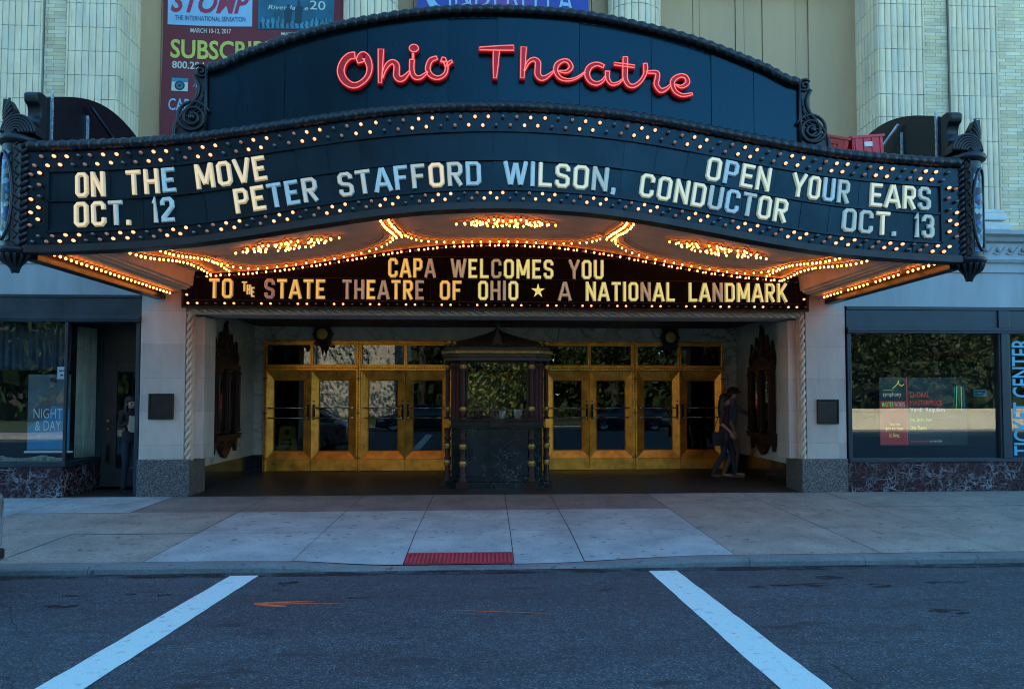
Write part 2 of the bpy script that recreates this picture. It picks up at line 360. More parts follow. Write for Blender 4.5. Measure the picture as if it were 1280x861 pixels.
# ------------------------------------------------------------------ block capitals of the marquee, drawn as strokes
cx_, cy_ = .22, .12
G = {
 'O': (.60, [([(cx_,0),(1-cx_,0),(1,cy_),(1,1-cy_),(1-cx_,1),(cx_,1),(0,1-cy_),(0,cy_)], 1)]),
 'C': (.60, [([(1,.30),(1,cy_),(1-cx_,0),(cx_,0),(0,cy_),(0,1-cy_),(cx_,1),(1-cx_,1),(1,1-cy_),(1,.70)], 0)]),
 'D': (.60, [([(0,0),(1-cx_,0),(1,cy_),(1,1-cy_),(1-cx_,1),(0,1)], 1)]),
 'U': (.60, [([(0,1.09),(0,cy_),(cx_,0),(1-cx_,0),(1,cy_),(1,1.09)], 0)]),
 'N': (.62, [([(0,-.09),(0,1.09)], 0), ([(1,-.09),(1,1.09)], 0), ([(0,1.0),(1,0)], 0)]),
 'T': (.56, [([(-.22,1),(1.22,1)], 0), ([(.5,.9),(.5,-.09)], 0)]),
 'H': (.60, [([(0,-.09),(0,1.09)], 0), ([(1,-.09),(1,1.09)], 0), ([(.1,.5),(.9,.5)], 0)]),
 'E': (.54, [([(1.2,1),(0,1),(0,0),(1.2,0)], 0), ([(.1,.5),(1.0,.5)], 0)]),
 'F': (.54, [([(1.2,1),(0,1),(0,-.09)], 0), ([(.1,.5),(1.0,.5)], 0)]),
 'L': (.52, [([(0,1.09),(0,0),(1.25,0)], 0)]),
 'I': (.20, [([(.5,-.09),(.5,1.09)], 0)]),
 'P': (.58, [([(0,-.09),(0,1),(1-cx_,1),(1,1-cy_),(1,.56),(1-cx_,.44),(.15,.44)], 0)]),
 'R': (.60, [([(0,-.09),(0,1),(1-cx_,1),(1,1-cy_),(1,.60),(1-cx_,.48),(.15,.48)], 0), ([(.45,.46),(1.03,-.08)], 0)]),
 'S': (.58, [([(1,.74),(1,1-cy_),(1-cx_,1),(cx_,1),(0,1-cy_),(0,.64),(cx_*.8,.54),(1-cx_*.8,.46),(1,.36),(1,cy_),(1-cx_,0),(cx_,0),(0,cy_),(0,.26)], 0)]),
 'A': (.66, [([(-.10,-.09),(.46,1.06)], 0), ([(1.10,-.09),(.54,1.06)], 0), ([(.16,.26),(.84,.26)], 0)]),
 'V': (.66, [([(-.10,1.09),(.46,-.06)], 0), ([(1.10,1.09),(.54,-.06)], 0)]),
 'W': (.86, [([(-.06,1.09),(.21,-.06)], 0), ([(.48,1.0),(.24,-.06)], 0), ([(.52,1.0),(.76,-.06)], 0), ([(1.06,1.09),(.79,-.06)], 0)]),
 'M': (.78, [([(0,-.09),(0,1.09)], 0), ([(1,-.09),(1,1.09)], 0), ([(.03,1.05),(.48,.12)], 0), ([(.97,1.05),(.52,.12)], 0)]),
 'Y': (.64, [([(-.12,1.09),(.48,.42)], 0), ([(1.12,1.09),(.52,.42)], 0), ([(.5,.46),(.5,-.09)], 0)]),
 'K': (.62, [([(0,-.09),(0,1.09)], 0), ([(.08,.40),(1.05,1.08)], 0), ([(.36,.56),(1.08,-.08)], 0)]),
 '1': (.24, [([(.75,-.09),(.75,1.0),(.0,.84)], 0)]),
 '2': (.58, [([(0,.72),(0,1-cy_),(cx_,1),(1-cx_,1),(1,1-cy_),(1,.62),(.02,.14),(.02,0),(1.15,0)], 0)]),
 '3': (.58, [([(0,.74),(0,1-cy_),(cx_,1),(1-cx_,1),(1,1-cy_),(1,.60),(1-cx_,.51),(.40,.51)], 0), ([(.40,.505),(1-cx_,.49),(1,.40),(1,cy_),(1-cx_,0),(cx_,0),(0,cy_),(0,.26)], 0)]),
 '.': (.20, [([(.5,-.09),(.5,.10)], 0)]),
 ',': (.22, [([(.62,.14),(.62,-.02),(.15,-.20)], 0)]),
}
def word(mb, s, codes, x0, x1, v0, h, fn, slots, hwf=.088):
    """slots: code -> (rim material index, face material index)"""
    gap = .115; tot = sum(G[c][0] for c in s)+gap*(len(s)-1); k = (x1-x0)/(tot*h); x = x0
    for c, cd in zip(s, codes):
        wd = G[c][0]*h*k; t = hwf*h; rim, face = slots[cd]
        for i, (pts, cl) in enumerate(G[c][1]):
            iw = max(wd-2*t, .001); q = [(x+t+a*iw, v0+t+b*(h-2*t)) for a, b in pts]
            if c in '.': q = [(x+wd/2, v0), (x+wd/2, v0+.19*h)]
            if c == 'I': q = [(x+wd/2, v0), (x+wd/2, v0+h)]
            e = .0016*i
            mb.ribbon(q, t, fn, [(-1, 0), (-.98, .022+e), (-.62, .040+e), (.62, .040+e), (.98, .022+e), (1, 0)], bool(cl), (rim, rim, face, rim, rim))
        x += wd+gap*h*k

# ------------------------------------------------------------------ street: road, kerb, pavement
def asphalt():
    m, t, p = nmat('asphalt'); v = coords(t)
    vo = N(t, 'ShaderNodeTexVoronoi'); vo.inputs['Scale'].default_value = 125; t.links.new(v, vo.inputs[0]); sp = N(t, 'ShaderNodeSeparateColor'); t.links.new(vo.outputs['Color'], sp.inputs[0])
    a = ramp(t, sp.outputs[0], [(.0, (.009, .014, .018)), (.30, (.028, .041, .050)), (.62, (.052, .072, .085)), (.84, (.085, .112, .128)), (.95, (.17, .20, .22))], 'CONSTANT')
    a = mixc(t, 1., a, ramp(t, noise(t, v, 9, 5, .7), [(.3, .70), (.7, 1.3)]), 'MULTIPLY')
    a = mixc(t, 1., a, ramp(t, noise(t, coords(t, (.35, 1.5, 1)), 1.1, 5), [(.3, .72), (.7, 1.2)]), 'MULTIPLY')
    st = noise(t, coords(t, (.8, 3.2, 1)), 1.9, 5, .6); a = mixc(t, ramp(t, st, [(.60, 0.), (.68, .8)]), a, (.010, .011, .013))
    t.links.new(a, p.inputs['Base Color']); p.inputs['Roughness'].default_value = .72
    bump(t, p, noise(t, v, 150, 4), .5, .006); return m
def concrete(name, col, agg=.12):
    m, t, p = nmat(name); v = coords(t)
    a = mixc(t, 1., tuple(col), ramp(t, noise(t, v, 1.4, 7, .68), [(.28, .62), (.72, 1.22)]), 'MULTIPLY')
    a = mixc(t, 1., a, ramp(t, noise(t, v, 70, 3), [(.36, 1-agg), (.64, 1+agg)]), 'MULTIPLY')
    a = mixc(t, ramp(t, noise(t, v, 9, 2, .5), [(.66, 0.), (.70, .65)]), a, (.05, .05, .05))
    t.links.new(a, p.inputs['Base Color']); p.inputs['Roughness'].default_value = .8
    bump(t, p, noise(t, v, 110, 4), .3, .004); return m
MT['asphalt'] = asphalt()
MT['conc_new'] = concrete('broomed_concrete', (.34, .375, .365), .18)
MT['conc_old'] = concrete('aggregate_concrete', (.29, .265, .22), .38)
MT['conc_brown'] = concrete('brown_concrete', (.20, .172, .145), .25)  # brown slabs of the row next to the porch
MT['kerbstone'] = concrete('kerb_concrete', (.17, .175, .17), .2)
MT['joint'] = mat('joint_filler', (.03, .03, .03), .9)
MT['ground'] = mat('bare_ground', (.09, .085, .07), .95)

KY = 8.35
def zroad(y):
    if y > -.6: return -.18+.035*(KY-y)
    return -.18+.035*(KY+.6)-.035*(-.6-y)
def sstep(a, b, x):
    t = min(1, max(0, (x-a)/(b-a))); return t*t*(3-2*t)
def zwalk(x, y):
    z = -.10+.0202*(y-KY)
    d = sstep(-2.35, -.95, x)*(1-sstep(.40, 2.45, x))
    return z-.072*d*max(0, 1-(y-KY)/1.55)
b = MB()
ys = [KY+.02, 4, 0, -.6, -4, -9.2]
b.grid(lambda u, v: (-70+140*u, ys[round(v*5)], zroad(ys[round(v*5)])), 14, 5, smooth=False)
tag(b.build('road', 'asphalt'), kind='structure')
b = MB(); b.quad((-400,-400,-.75), (400,-400,-.75), (400,400,-.75), (-400,400,-.75)); tag(b.build('ground', 'ground'), kind='structure')

# kerb: rounded nose, dipping at the ramp
b = MB(); xs = [-16+.25*i for i in range(137)]
cut = [-5.05, -3.9, -.885, .28, 2.66, 3.95, 5.15, 7.2, -7.2, -10, 10]
for i in range(len(xs)-1):
    xa, xb = xs[i], xs[i+1]; rings = []
    g0 = .006 if any(abs(xa-c) < .13 for c in cut) else 0
    for x in (xa+g0, xb):
        zt = zwalk(x, KY+.09); zr = zroad(KY)-.03
        rings.append([(x, KY+.19, zt+.001), (x, KY+.05, zt-.002), (x, KY+.018, zt-.012), (x, KY, zt-.035 if zt-.035 > zr else zr+.01), (x, KY-.006, zr), (x, KY+.19, zr)])
    b.add(rings[0]+rings[1], [(j, j+1, 7+j, 6+j) for j in range(5)]+[(0, 5, 4, 3, 2, 1), (6, 7, 8, 9, 10, 11)])
tag(b.build('kerb', 'kerbstone', recalc=True), kind='structure')

b = MB(); jx = [-16, -14.4, -12.8, -11.2, -9.6, -8.1, -6.6, -5.05, -3.545, -2.03, -.885, .28, 1.03, 2.66, 4.28, 5.68, 7.2, 8.7, 10.2, 12, 14, 16.5, 18]
jy = [KY+.195, 10.1, 11.72, 13.32]
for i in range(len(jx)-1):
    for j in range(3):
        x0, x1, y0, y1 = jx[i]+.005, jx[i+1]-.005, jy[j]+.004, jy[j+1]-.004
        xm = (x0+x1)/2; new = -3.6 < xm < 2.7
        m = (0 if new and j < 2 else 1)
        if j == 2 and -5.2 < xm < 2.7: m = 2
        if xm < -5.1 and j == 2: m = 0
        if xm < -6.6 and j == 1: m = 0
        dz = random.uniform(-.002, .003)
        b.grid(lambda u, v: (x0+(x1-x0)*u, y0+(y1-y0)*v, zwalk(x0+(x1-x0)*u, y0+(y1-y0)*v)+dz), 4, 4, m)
b.grid(lambda u, v: (-16+34*u, KY+.15+5.2*v, zwalk(-16+34*u, KY+.15+5.2*v)-.012), 136, 8, 3)
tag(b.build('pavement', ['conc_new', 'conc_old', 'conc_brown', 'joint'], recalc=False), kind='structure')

# painted stripes and utility spray marks, real sheets 4 mm above the asphalt
def paint(name, col, thr, scale):
    m, t, p = nmat(name); v = coords(t)
    c = mixc(t, ramp(t, noise(t, v, scale, 6, .7), [(thr, 0.), (thr+.12, 1.)]), tuple(col), tuple(.40*x+.02 for x in col))
    c = mixc(t, ramp(t, noise(t, v, 160, 3, .7), [(.60, 0.), (.68, .8)]), c, (.05, .055, .06))
    t.links.new(c, p.inputs['Base Color']); p.inputs['Roughness'].default_value = .7; bump(t, p, noise(t, v, 150, 4), .4, .004); return m
MT['linepaint'] = paint('white_road_paint', (.60, .70, .66), .57, 14)
MT['spray'] = paint('orange_spray', (.75, .13, .04), .52, 9)
for x0, x1, yn in ((-2.545, -2.27, 8.18), (1.64, 1.93, 8.15)):
    b = MB(); n = 40; yy = [yn-(yn-.6)*i/n for i in range(n+1)]
    pl = [(x0+random.uniform(-.004, .004), x1+random.uniform(-.004, .004)) for i in range(n+1)]
    for i in range(n):
        b.quad((pl[i][0], yy[i], zroad(yy[i])+.004), (pl[i][1], yy[i], zroad(yy[i])+.004), (pl[i+1][1], yy[i+1], zroad(yy[i+1])+.004), (pl[i+1][0], yy[i+1], zroad(yy[i+1])+.004))
    tag(b.build('road_marking', 'linepaint', recalc=False), kind='structure')
b = MB()
def smear(pts, ws):
    L, Rr = offsets(pts, ws, False)
    for i in range(len(pts)-1):
        b.quad(*[(x, y, zroad(y)+.004) for x, y in (L[i], L[i+1], Rr[i+1], Rr[i])])
smear([(-1.945, 6.89), (-1.80, 6.92), (-1.62, 6.935), (-1.45, 6.93)], [.018, .03, .022, .004])
smear([(-1.93, 6.86), (-1.78, 6.80), (-1.65, 6.765)], [.018, .035, .02])
smear([(-1.92, 6.875), (-1.7, 6.86), (-1.38, 6.86), (-1.22, 6.85)], [.014, .018, .010, .003])
smear([(-.28, 6.53), (0, 6.475), (.30, 6.41), (.50, 6.35)], [.005, .010, .009, .004])
tag(b.build('spray_mark', 'spray', recalc=False), kind='structure')

# oil stains, gutter grime and hairline cracks
def grime(name, thr, scale):
    m, t, p = nmat(name); p.inputs['Base Color'].default_value = (.010, .010, .011, 1); p.inputs['Roughness'].default_value = .75
    t.links.new(ramp(t, noise(t, coords(t, (.5, 1.2, 1)), scale, 6, .7), [(thr, 0.), (thr+.14, .85)]), p.inputs['Alpha']); return m
MT['stain'] = grime('oil_stain', .46, 9); MT['grime'] = grime('gutter_grime', .44, 4)
def gp(px, py):
    lo, hi = 2., 20.; tx = (px-670)/1000; ty = (py-454.26)/1000; cp, sp, ct, st_ = math.cos(PSI), math.sin(PSI), math.cos(THETA), math.sin(THETA)
    d = Vector((cp, -sp, 0))*tx-Vector((cp, -sp, 0)).cross(Vector((sp*ct, cp*ct, st_)))*ty+Vector((sp*ct, cp*ct, st_))
    for _ in range(50):
        m = (lo+hi)/2
        if ZC+d.z*m/d.y < zroad(m): hi = m
        else: lo = m
    return d.x*lo/d.y, lo
b = MB()
for px, py, wd, hd in ((1015, 732, .34, .12), (1035, 722, .16, .10), (965, 733, .24, .09), (1188, 765, .16, .14), (1100, 732, .14, .10), (1180, 728, .22, .09), (360, 729, .11, .10), (75, 758, .15, .10), (95, 744, .16, .07), (160, 743, .09, .06), (205, 744, .08, .06), (447, 747, .10, .05), (120, 797, .06, .05), (755, 737, .12, .06), (700, 790, .07, .04)):
    x, y = gp(px, py); n = 16; rr = [random.uniform(.7, 1.15) for _ in range(n)]
    b.add([(x+wd*rr[k]*math.cos(2*math.pi*k/n), y+hd*rr[k]*math.sin(2*math.pi*k/n), zroad(y+hd*rr[k]*math.sin(2*math.pi*k/n))+.003) for k in range(n)], [tuple(range(n))])
tag(b.build('oil_stain', 'stain', recalc=False), kind='structure')
b = MB(); b.grid(lambda u, v: (-14+30*u, 8.10+.235*v, zroad(8.10+.235*v)+.0035), 40, 1); tag(b.build('gutter_grime', 'grime', recalc=False), kind='structure')
b = MB()
def crack(pts, wd=.006):
    q = []
    for i in range(len(pts)-1):
        for k in range(6): t = k/6; q.append((pts[i][0]+(pts[i+1][0]-pts[i][0])*t+random.uniform(-.02, .02), pts[i][1]+(pts[i+1][1]-pts[i][1])*t+random.uniform(-.02, .02)))
    L, Rr = offsets(q, [wd*random.uniform(.4, 1.2) for _ in q], False)
    for i in range(len(q)-1): b.quad(*[(x, y, zroad(y)+.0025) for x, y in (L[i], L[i+1], Rr[i+1], Rr[i])])
crack([gp(1040, 830), gp(1062, 845), gp(1095, 862)], .008); crack([gp(-10, 838), gp(12, 850), gp(20, 866)], .007); crack([(3.4, 8.1), (3.9, 7.2), (4.1, 6.3), (4.9, 5.6)], .005); crack([(-5.5, 7.6), (-3.9, 6.9), (-3.3, 5.9)], .004)
tag(b.build('road_crack', 'joint', recalc=False), kind='structure')

# red tactile strip in the dropped kerb
MT['tactile'] = mat('tactile_red', (.46, .035, .045), .7, 0, .25, 5, .25)
MT['tactile_groove'] = mat('tactile_groove_red', (.32, .03, .04), .8, 0, .25, 5, .25)
b = MB(); y0, y1 = 8.30+.23, 9.0; nx = 26
b.grid(lambda u, v: (-.878+1.150*u, y0+(y1-y0)*v, zwalk(-.878+1.150*u, y0+(y1-y0)*v)+.006), 6, 6, 1)
for i in range(nx):
    xa = -.872+1.138*i/nx; xb = xa+.026
    b.grid(lambda u, v: (xa+(xb-xa)*u, y0+.02+(y1-y0-.04)*v, zwalk(xa, y0+.02+(y1-y0-.04)*v)+.014), 1, 4, 0)
    b.quad((xa, y0+.02, zwalk(xa, y0)+.006), (xb, y0+.02, zwalk(xa, y0)+.006), (xb, y0+.02, zwalk(xa, y0)+.014), (xa, y0+.02, zwalk(xa, y0)+.014), 0)
    for xx in (xa, xb): b.quad((xx, y0+.02, zwalk(xa, y0)+.004), (xx, y1-.02, zwalk(xa, y1)+.004), (xx, y1-.02, zwalk(xa, y1)+.014), (xx, y0+.02, zwalk(xa, y0)+.014), 0)
tag(b.build('tactile_paving', ['tactile', 'tactile_groove'], loc=(-.3, 8.7, -.15), recalc=False), 'red ribbed tactile strip set into the dropped kerb', 'tactile paving')

# ------------------------------------------------------------------ theatre building
XC = .25
YF, YB, YBAY = 13.3, 17.0, 14.1
OL, OR = -4.82, 5.31                       # porch opening
TB = thing('theatre_building', 'pale stone theatre facade with fluted terracotta pilasters above a dark entrance porch', 'theatre', (XC, 15, 0))
def part(mb, name, mats, parent=None, **k): return mb.build(name, mats, parent or TB, **k)
TOP = 19.0
# fluted pilasters (reeds are real geometry)
def reeds(b, path, zb, hz, depth, off):
    """glazed blocks in courses: each strip of path points (x, y, nx, ny) becomes one convex reed per block, with open joints"""
    z = zb; rowi = 0
    while z < TOP:
        zt = min(z+hz-.007, TOP)
        for (xa_, ya_), (xc_, yc_), (nx, ny) in path:
            col = random.random(); qs = (.03, .10, .28, .5, .72, .90, .97); pr = []
            for q in qs: d = depth*math.sin(math.pi*q)**.6; pr.append((xa_+(xc_-xa_)*q+nx*d, ya_+(yc_-ya_)*q+ny*d))
            dz = random.uniform(-.002, .002)
            for k in range(len(pr)-1):
                b.quad((*pr[k], z+dz), (*pr[k+1], z+dz), (*pr[k+1], zt+dz), (*pr[k], zt+dz)); b.att.append(col)
            b.add([(*p, z+dz) for p in pr], [tuple(range(len(pr)))]); b.att.append(col)
        z += hz; rowi += 1
def pilaster(x0, x1, y, zb, ret=None):
    b = MB(); b.att = []; wr = .1045; n = max(1, round((x1-x0-.06)/wr)); wr = (x1-x0-.06)/n; path = []
    for i in range(n): path.append(((x0+.03+wr*i, y+.012), (x0+.03+wr*(i+1), y+.012), (0, -1)))
    path.append(((x0-.004, y+.012), (x0+.03, y+.012), (0, -1))); path.append(((x1-.03, y+.012), (x1+.004, y+.012), (0, -1)))
    if ret:
        xr, y2 = ret; m = round((y2-y)/wr); wq = (y2-y)/m; sg = 1 if abs(xr-x0) < .01 else -1
        for i in range(m): path.append(((xr+sg*.012, y+.02+wq*i), (xr+sg*.012, y+.02+wq*(i+1)), (-sg, 0)))
    reeds(b, path, zb, .40, .026, 0)
    o = part(b, 'pilaster', 'terracotta', recalc=False)
    b = MB(); b.box(x0+.014, x1-.014, y+.016, (ret[1] if ret else YF+.12), zb, TOP); part(b, 'backing', 'grout', o)
    b = MB()
    b.box(x0-.02, x1+.02, y-.03, y+.2, zb-.08, zb); b.box(x0-.05, x1+.05, y-.07, y+.2, zb-.20, zb-.08); b.box(x0-.01, x1+.01, y-.02, y+.2, zb-.26, zb-.20); b.box(x0-.09, x1+.09, y-.11, y+.2, zb-.38, zb-.26)
    part(b, 'base_moulding', 'terraedge', o, bevel=.02)
pilaster(-8.35, -7.285, YF-.02, 4.86); pilaster(-6.90, -6.075, YF-.02, 4.86, (-6.075, YBAY))
pilaster(6.745, 7.585, YF-.02, 4.86, (6.745, YBAY)); pilaster(8.05, 8.92, YF-.02, 4.86)
pilaster(-11.2, -10.2, YF-.02, 4.86); pilaster(11.3, 12.3, YF-.02, 4.86)
for x0, x1 in ((-7.285, -6.90), (7.585, 8.05), (8.92, 11.3), (12.3, 20), (-10.2, -8.35), (-20, -11.2)):
    b = MB(); b.box(x0, x1, YF+.06, YF+.4, 4.46, TOP); part(b, 'brick_panel', 'brick')
# bay wall behind the columns: panels with real grooves
b = MB(); gr = [-6.2, -5.75, -5.2, -3.9, -2.6, -1.35, .25, 1.85, 3.05, 3.71, 3.83, 4.50, 4.66, 5.00, 5.62, 5.86, 6.9]
for i in range(len(gr)-1): b.box(gr[i]+.006, gr[i+1]-.006, YBAY+(.02 if i in (10, 12, 14) else 0), YBAY+.3, 3.4, TOP)
b.box(-6.3, 7, YBAY+.08, YBAY+.35, 3.4, TOP)
b.box(5.86, 6.75, YBAY-.02, YBAY+.2, 3.4, TOP); b.box(-6.08, -5.72, YBAY-.02, YBAY+.2, 3.4, TOP)
part(b, 'bay_wall', 'bay')
b = MB(); b.box(2.6, 6.3, YBAY-.22, YBAY+.1, 9.02, 9.3); b.box(-6.07, 2.5, YBAY-.22, YBAY+.1, 9.4, 9.7); part(b, 'bay_lintel', 'frieze')
for xc in (-2.07, 2.60):
    b = MB(); b.att = []; nf = 12; pth = []; rr = .455
    for i in range(nf):
        a0, a1 = math.pi+math.pi*i/nf, math.pi+math.pi*(i+1)/nf; am = (a0+a1)/2
        pth.append(((xc+rr*math.cos(a0), YBAY-.12+rr*math.sin(a0)), (xc+rr*math.cos(a1), YBAY-.12+rr*math.sin(a1)), (math.cos(am), math.sin(am))))
    reeds(b, pth, 3.5, .62, .030, 0); o = part(b, 'column', 'terracotta', recalc=False)
    b = MB(); b.lathe([(rr-.006, 3.5), (rr-.006, TOP)], (xc, YBAY-.12, 0), 24); part(b, 'backing', 'grout', o)
# smooth frieze, cornice mouldings and rosettes
for x0, x1 in ((-20, -5.62), (6.09, 20)):
    b = MB(); b.box(x0, x1, YF, YF+.4, 3.26 if x0 < 0 else 3.16, 4.46); o = part(b, 'frieze', 'frieze')
    b = MB(); prof = [(YF+.01, 4.47), (YF-.20, 4.47), (YF-.20, 4.40), (YF-.12, 4.36), (YF-.08, 4.30), (YF-.02, 4.28), (YF+.01, 4.28)]
    b.yz(prof, x0, x1); prof = [(YF+.01, 4.02), (YF-.05, 4.02), (YF-.07, 3.98), (YF-.04, 3.93), (YF+.01, 3.92)]; b.yz(prof, x0, x1)
    b.yz([(YF+.01, 3.80), (YF-.03, 3.80), (YF-.03, 3.76), (YF+.01, 3.74)], x0, x1)
    part(b, 'cornice', 'frieze', o)
    rs = [8.62+.225*i for i in range(8)] if x0 > 0 else [-8.2-.225*i for i in range(8)]
    b = MB()
    for x in rs:
        b.sphere((x, YF-.01, 4.16), .042, 10, 6); b.tube([(x-.09, YF-.008, 4.10), (x-.03, YF-.012, 4.085), (x+.04, YF-.012, 4.10), (x+.09, YF-.012, 4.16), (x+.14, YF-.008, 4.21)], .012, 6)
    part(b, 'rosette_band', 'frieze', o)
b = MB(); b.box(-20, 20, YF+.3, YF+.7, TOP, TOP+.6); b.box(-20, 20, YF-.6, YF+.5, TOP+.6, TOP+1.1); b.box(-20, 20, YF+.72, 24, TOP-.4, TOP); part(b, 'roof', 'frieze')
b = MB(); b.box(-20, -19.7, YF+.41, 24, -1, TOP-.2); b.box(19.7, 20, YF+.41, 24, -1, TOP-.2); b.box(-19.69, 19.69, 23.7, 24.05, -1, TOP-.2); part(b, 'wall', 'bay')

# porch piers with granite bases, rope moulding and jambs
for x0, x1, zg in ((-5.62, OL-.09, .60), (OR+.09, 6.09, .56)):
    b = MB(); b.box(x0, x1, YF, 14.0, zg, 4.42); o = part(b, 'pier', 'limestone', bevel=.008)
    b = MB(); b.box(x0-.015, (x1+.10) if x0 < 0 else x1+.015, YF-.025, 14.02, -.06, zg) if x0 < 0 else b.box(x0-.10, x1+.015, YF-.025, 14.02, -.06, zg)
    part(b, 'pier_base', 'granite', o, bevel=.012)
    b = MB()
    if x0 < 0: b.box(OL+.012, OL+.16, YF+.16, 13.99, zg, 2.93)
    else: b.box(OR-.16, OR-.012, YF+.16, 13.99, zg, 2.93)
    part(b, 'jamb', 'limestone', o, bevel=.006)
def rope(mb, a, c, r, pitch=.135, strands=2):
    a = Vector(a); c = Vector(c); d = (c-a); L = d.length; d.normalize(); u = Vector((0, 1, 0)); w_ = d.cross(u)
    n = int(L/.018)
    for s_ in range(strands):
        f = lambda i: 2*math.pi*(L*i/n/(pitch*strands)+s_/strands)
        mb.tube([a+d*(L*i/n)+(u*math.cos(f(i))+w_*math.sin(f(i)))*r*.52 for i in range(n+1)], r*.50, 6)
MT['ropestone'] = mat('rope_moulding_stone', (.55, .43, .33), .7, 0, .2, 5)
b = MB(); rope(b, (OL-.035, YF+.03, .60), (OL-.035, YF+.03, 3.0), .055); rope(b, (OR+.035, YF+.03, .56), (OR+.035, YF+.03, 3.0), .055); rope(b, (OL-.035, YF+.03, 3.0), (OR+.035, YF+.03, 3.0), .05)
b.box(OL-.10, OL+.012, YF+.05, YF+.17, .58, 3.05); b.box(OR-.012, OR+.10, YF+.05, YF+.17, .56, 3.05)
part(b, 'rope_moulding', 'ropestone')
b = MB(); b.box(OL-.09, OR+.09, YF+.04, 14.0, 2.955, 4.42); part(b, 'lintel', 'limestone')

# porch: floor, ceiling, marble walls and black dado
zp = lambda y: max(0, .07*(y-13.35)/3.65)
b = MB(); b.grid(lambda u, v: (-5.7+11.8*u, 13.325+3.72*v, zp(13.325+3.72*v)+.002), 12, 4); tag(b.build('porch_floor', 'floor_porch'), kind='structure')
b = MB(); b.box(-5.6, 6, 14.0, YB+.3, 3.12, 3.3); b.box(-4.7, 5.1, 14.3, 16.7, 3.06, 3.12); part(b, 'porch_ceiling', 'mahogany')
b = MB(); b.box(-5.25, -4.87, 13.99, YB, .42, 3.12); part(b, 'side_wall', 'greymarble')
b = MB(); b.box(5.36, 5.75, 13.99, YB, .42, 3.12); part(b, 'side_wall', 'greymarble')
DL, DR, DT = -4.66, 5.085, 2.80
b = MB(); b.box(-4.87, DL, YB, YB+.2, .42, 3.12); b.box(DR, 5.36, YB, YB+.2, .42, 3.12); b.box(DL, DR, YB, YB+.2, DT, 3.12); part(b, 'rear_wall', 'greymarble')
for x0, x1, y0, y1 in ((-5.25, -4.855, 13.985, YB-.02), (5.345, 5.75, 13.985, YB-.02), (-4.85, DL-.002, YB-.022, YB+.2), (DR+.002, 5.34, YB-.022, YB+.2)):
    b = MB(); b.box(x0, x1, y0, y1, -.02, .42); part(b, 'dado', 'blackmarble', bevel=.006)
b = MB(); b.box(-4.9, 5.4, 21.5, 21.6, 0, 4); b.box(-5, -4.9, YB+.3, 21.5, 0, 4); b.box(5.3, 5.4, YB+.3, 21.5, 0, 4); b.box(-5, 5.4, YB+.22, 21.5, 3.3, 3.4); b.box(-5, 5.4, YB+.22, 21.5, -.1, .03)
part(b, 'lobby', 'lobby')

# brass door screen
pw = (DR-DL)/5; zb0, zbar = .07, 2.17
b = MB(); dots = MB()
b.box(DL, DR, YB-.05, YB+.10, DT-.07, DT); b.box(DL, DR, YB-.06, YB+.10, zbar, zbar+.10)
for i in range(6):
    x = DL+pw*i; x0 = x-.045 if 0 < i < 5 else (x if i == 0 else x-.07); x1 = x0+(.09 if 0 < i < 5 else .07)
    b.box(x0, x1, YB-.055, YB+.10, zb0, zbar); b.box(x0, x1, YB-.055, YB+.10, zbar+.10, DT-.07)
    for k in range(52): dots.sphere(((x0+x1)/2, YB-.06, .10+k*.0525), .017, 6, 4)
    for z in (.35, 1.28, 2.0): dots.box((x0+x1)/2-.055, (x0+x1)/2+.055, YB-.085, YB-.056, z-.012, z+.012); dots.box((x0+x1)/2-.012, (x0+x1)/2+.012, YB-.085, YB-.056, z-.055, z+.055)
for k in range(int((DR-DL)/.055)): dots.sphere((DL+.03+.055*k, YB-.062, zbar+.05), .016, 6, 4); dots.sphere((DL+.03+.055*k, YB-.052, DT-.02), .014, 6, 4)
fr = part(b, 'door_frame', 'brass', bevel=.006); tag(part(dots, 'beaded_trim', 'brass_dark', fr), kind='stuff')
for i in range(5):
    for k in range(2):
        x0 = DL+pw*i+(.05 if k == 0 else pw/2+.012); x1 = DL+pw*i+(pw/2-.012 if k == 0 else pw-.05)
        b = MB(); b.box(x0, x1, YB+.02, YB+.06, zbar+.10, zbar+.125); b.box(x0, x1, YB+.02, YB+.06, DT-.095, DT-.07); b.box(x0-.015, x0+.02, YB-.02, YB+.06, zbar+.10, DT-.07); b.box(x1-.02, x1+.015, YB-.02, YB+.06, zbar+.10, DT-.07)
        o = part(b, 'transom_window', 'brass'); b = MB(); b.box(x0+.02, x1-.02, YB+.03, YB+.036, zbar+.125, DT-.095); part(b, 'pane', 'doorglass', o)
def frustum(mb, x0, x1, z0, z1, ix0, ix1, iz0, iz1, y0, y1, m=0):
    """mitred frame whose four faces slope from the outer edge (y0) in to the glass (y1)"""
    a = [(x0,y0,z0),(x1,y0,z0),(x1,y0,z1),(x0,y0,z1)]; c = [(ix0,y1,iz0),(ix1,y1,iz0),(ix1,y1,iz1),(ix0,y1,iz1)]
    for i in range(4): j = (i+1) % 4; mb.quad(a[i], a[j], c[j], c[i], m)
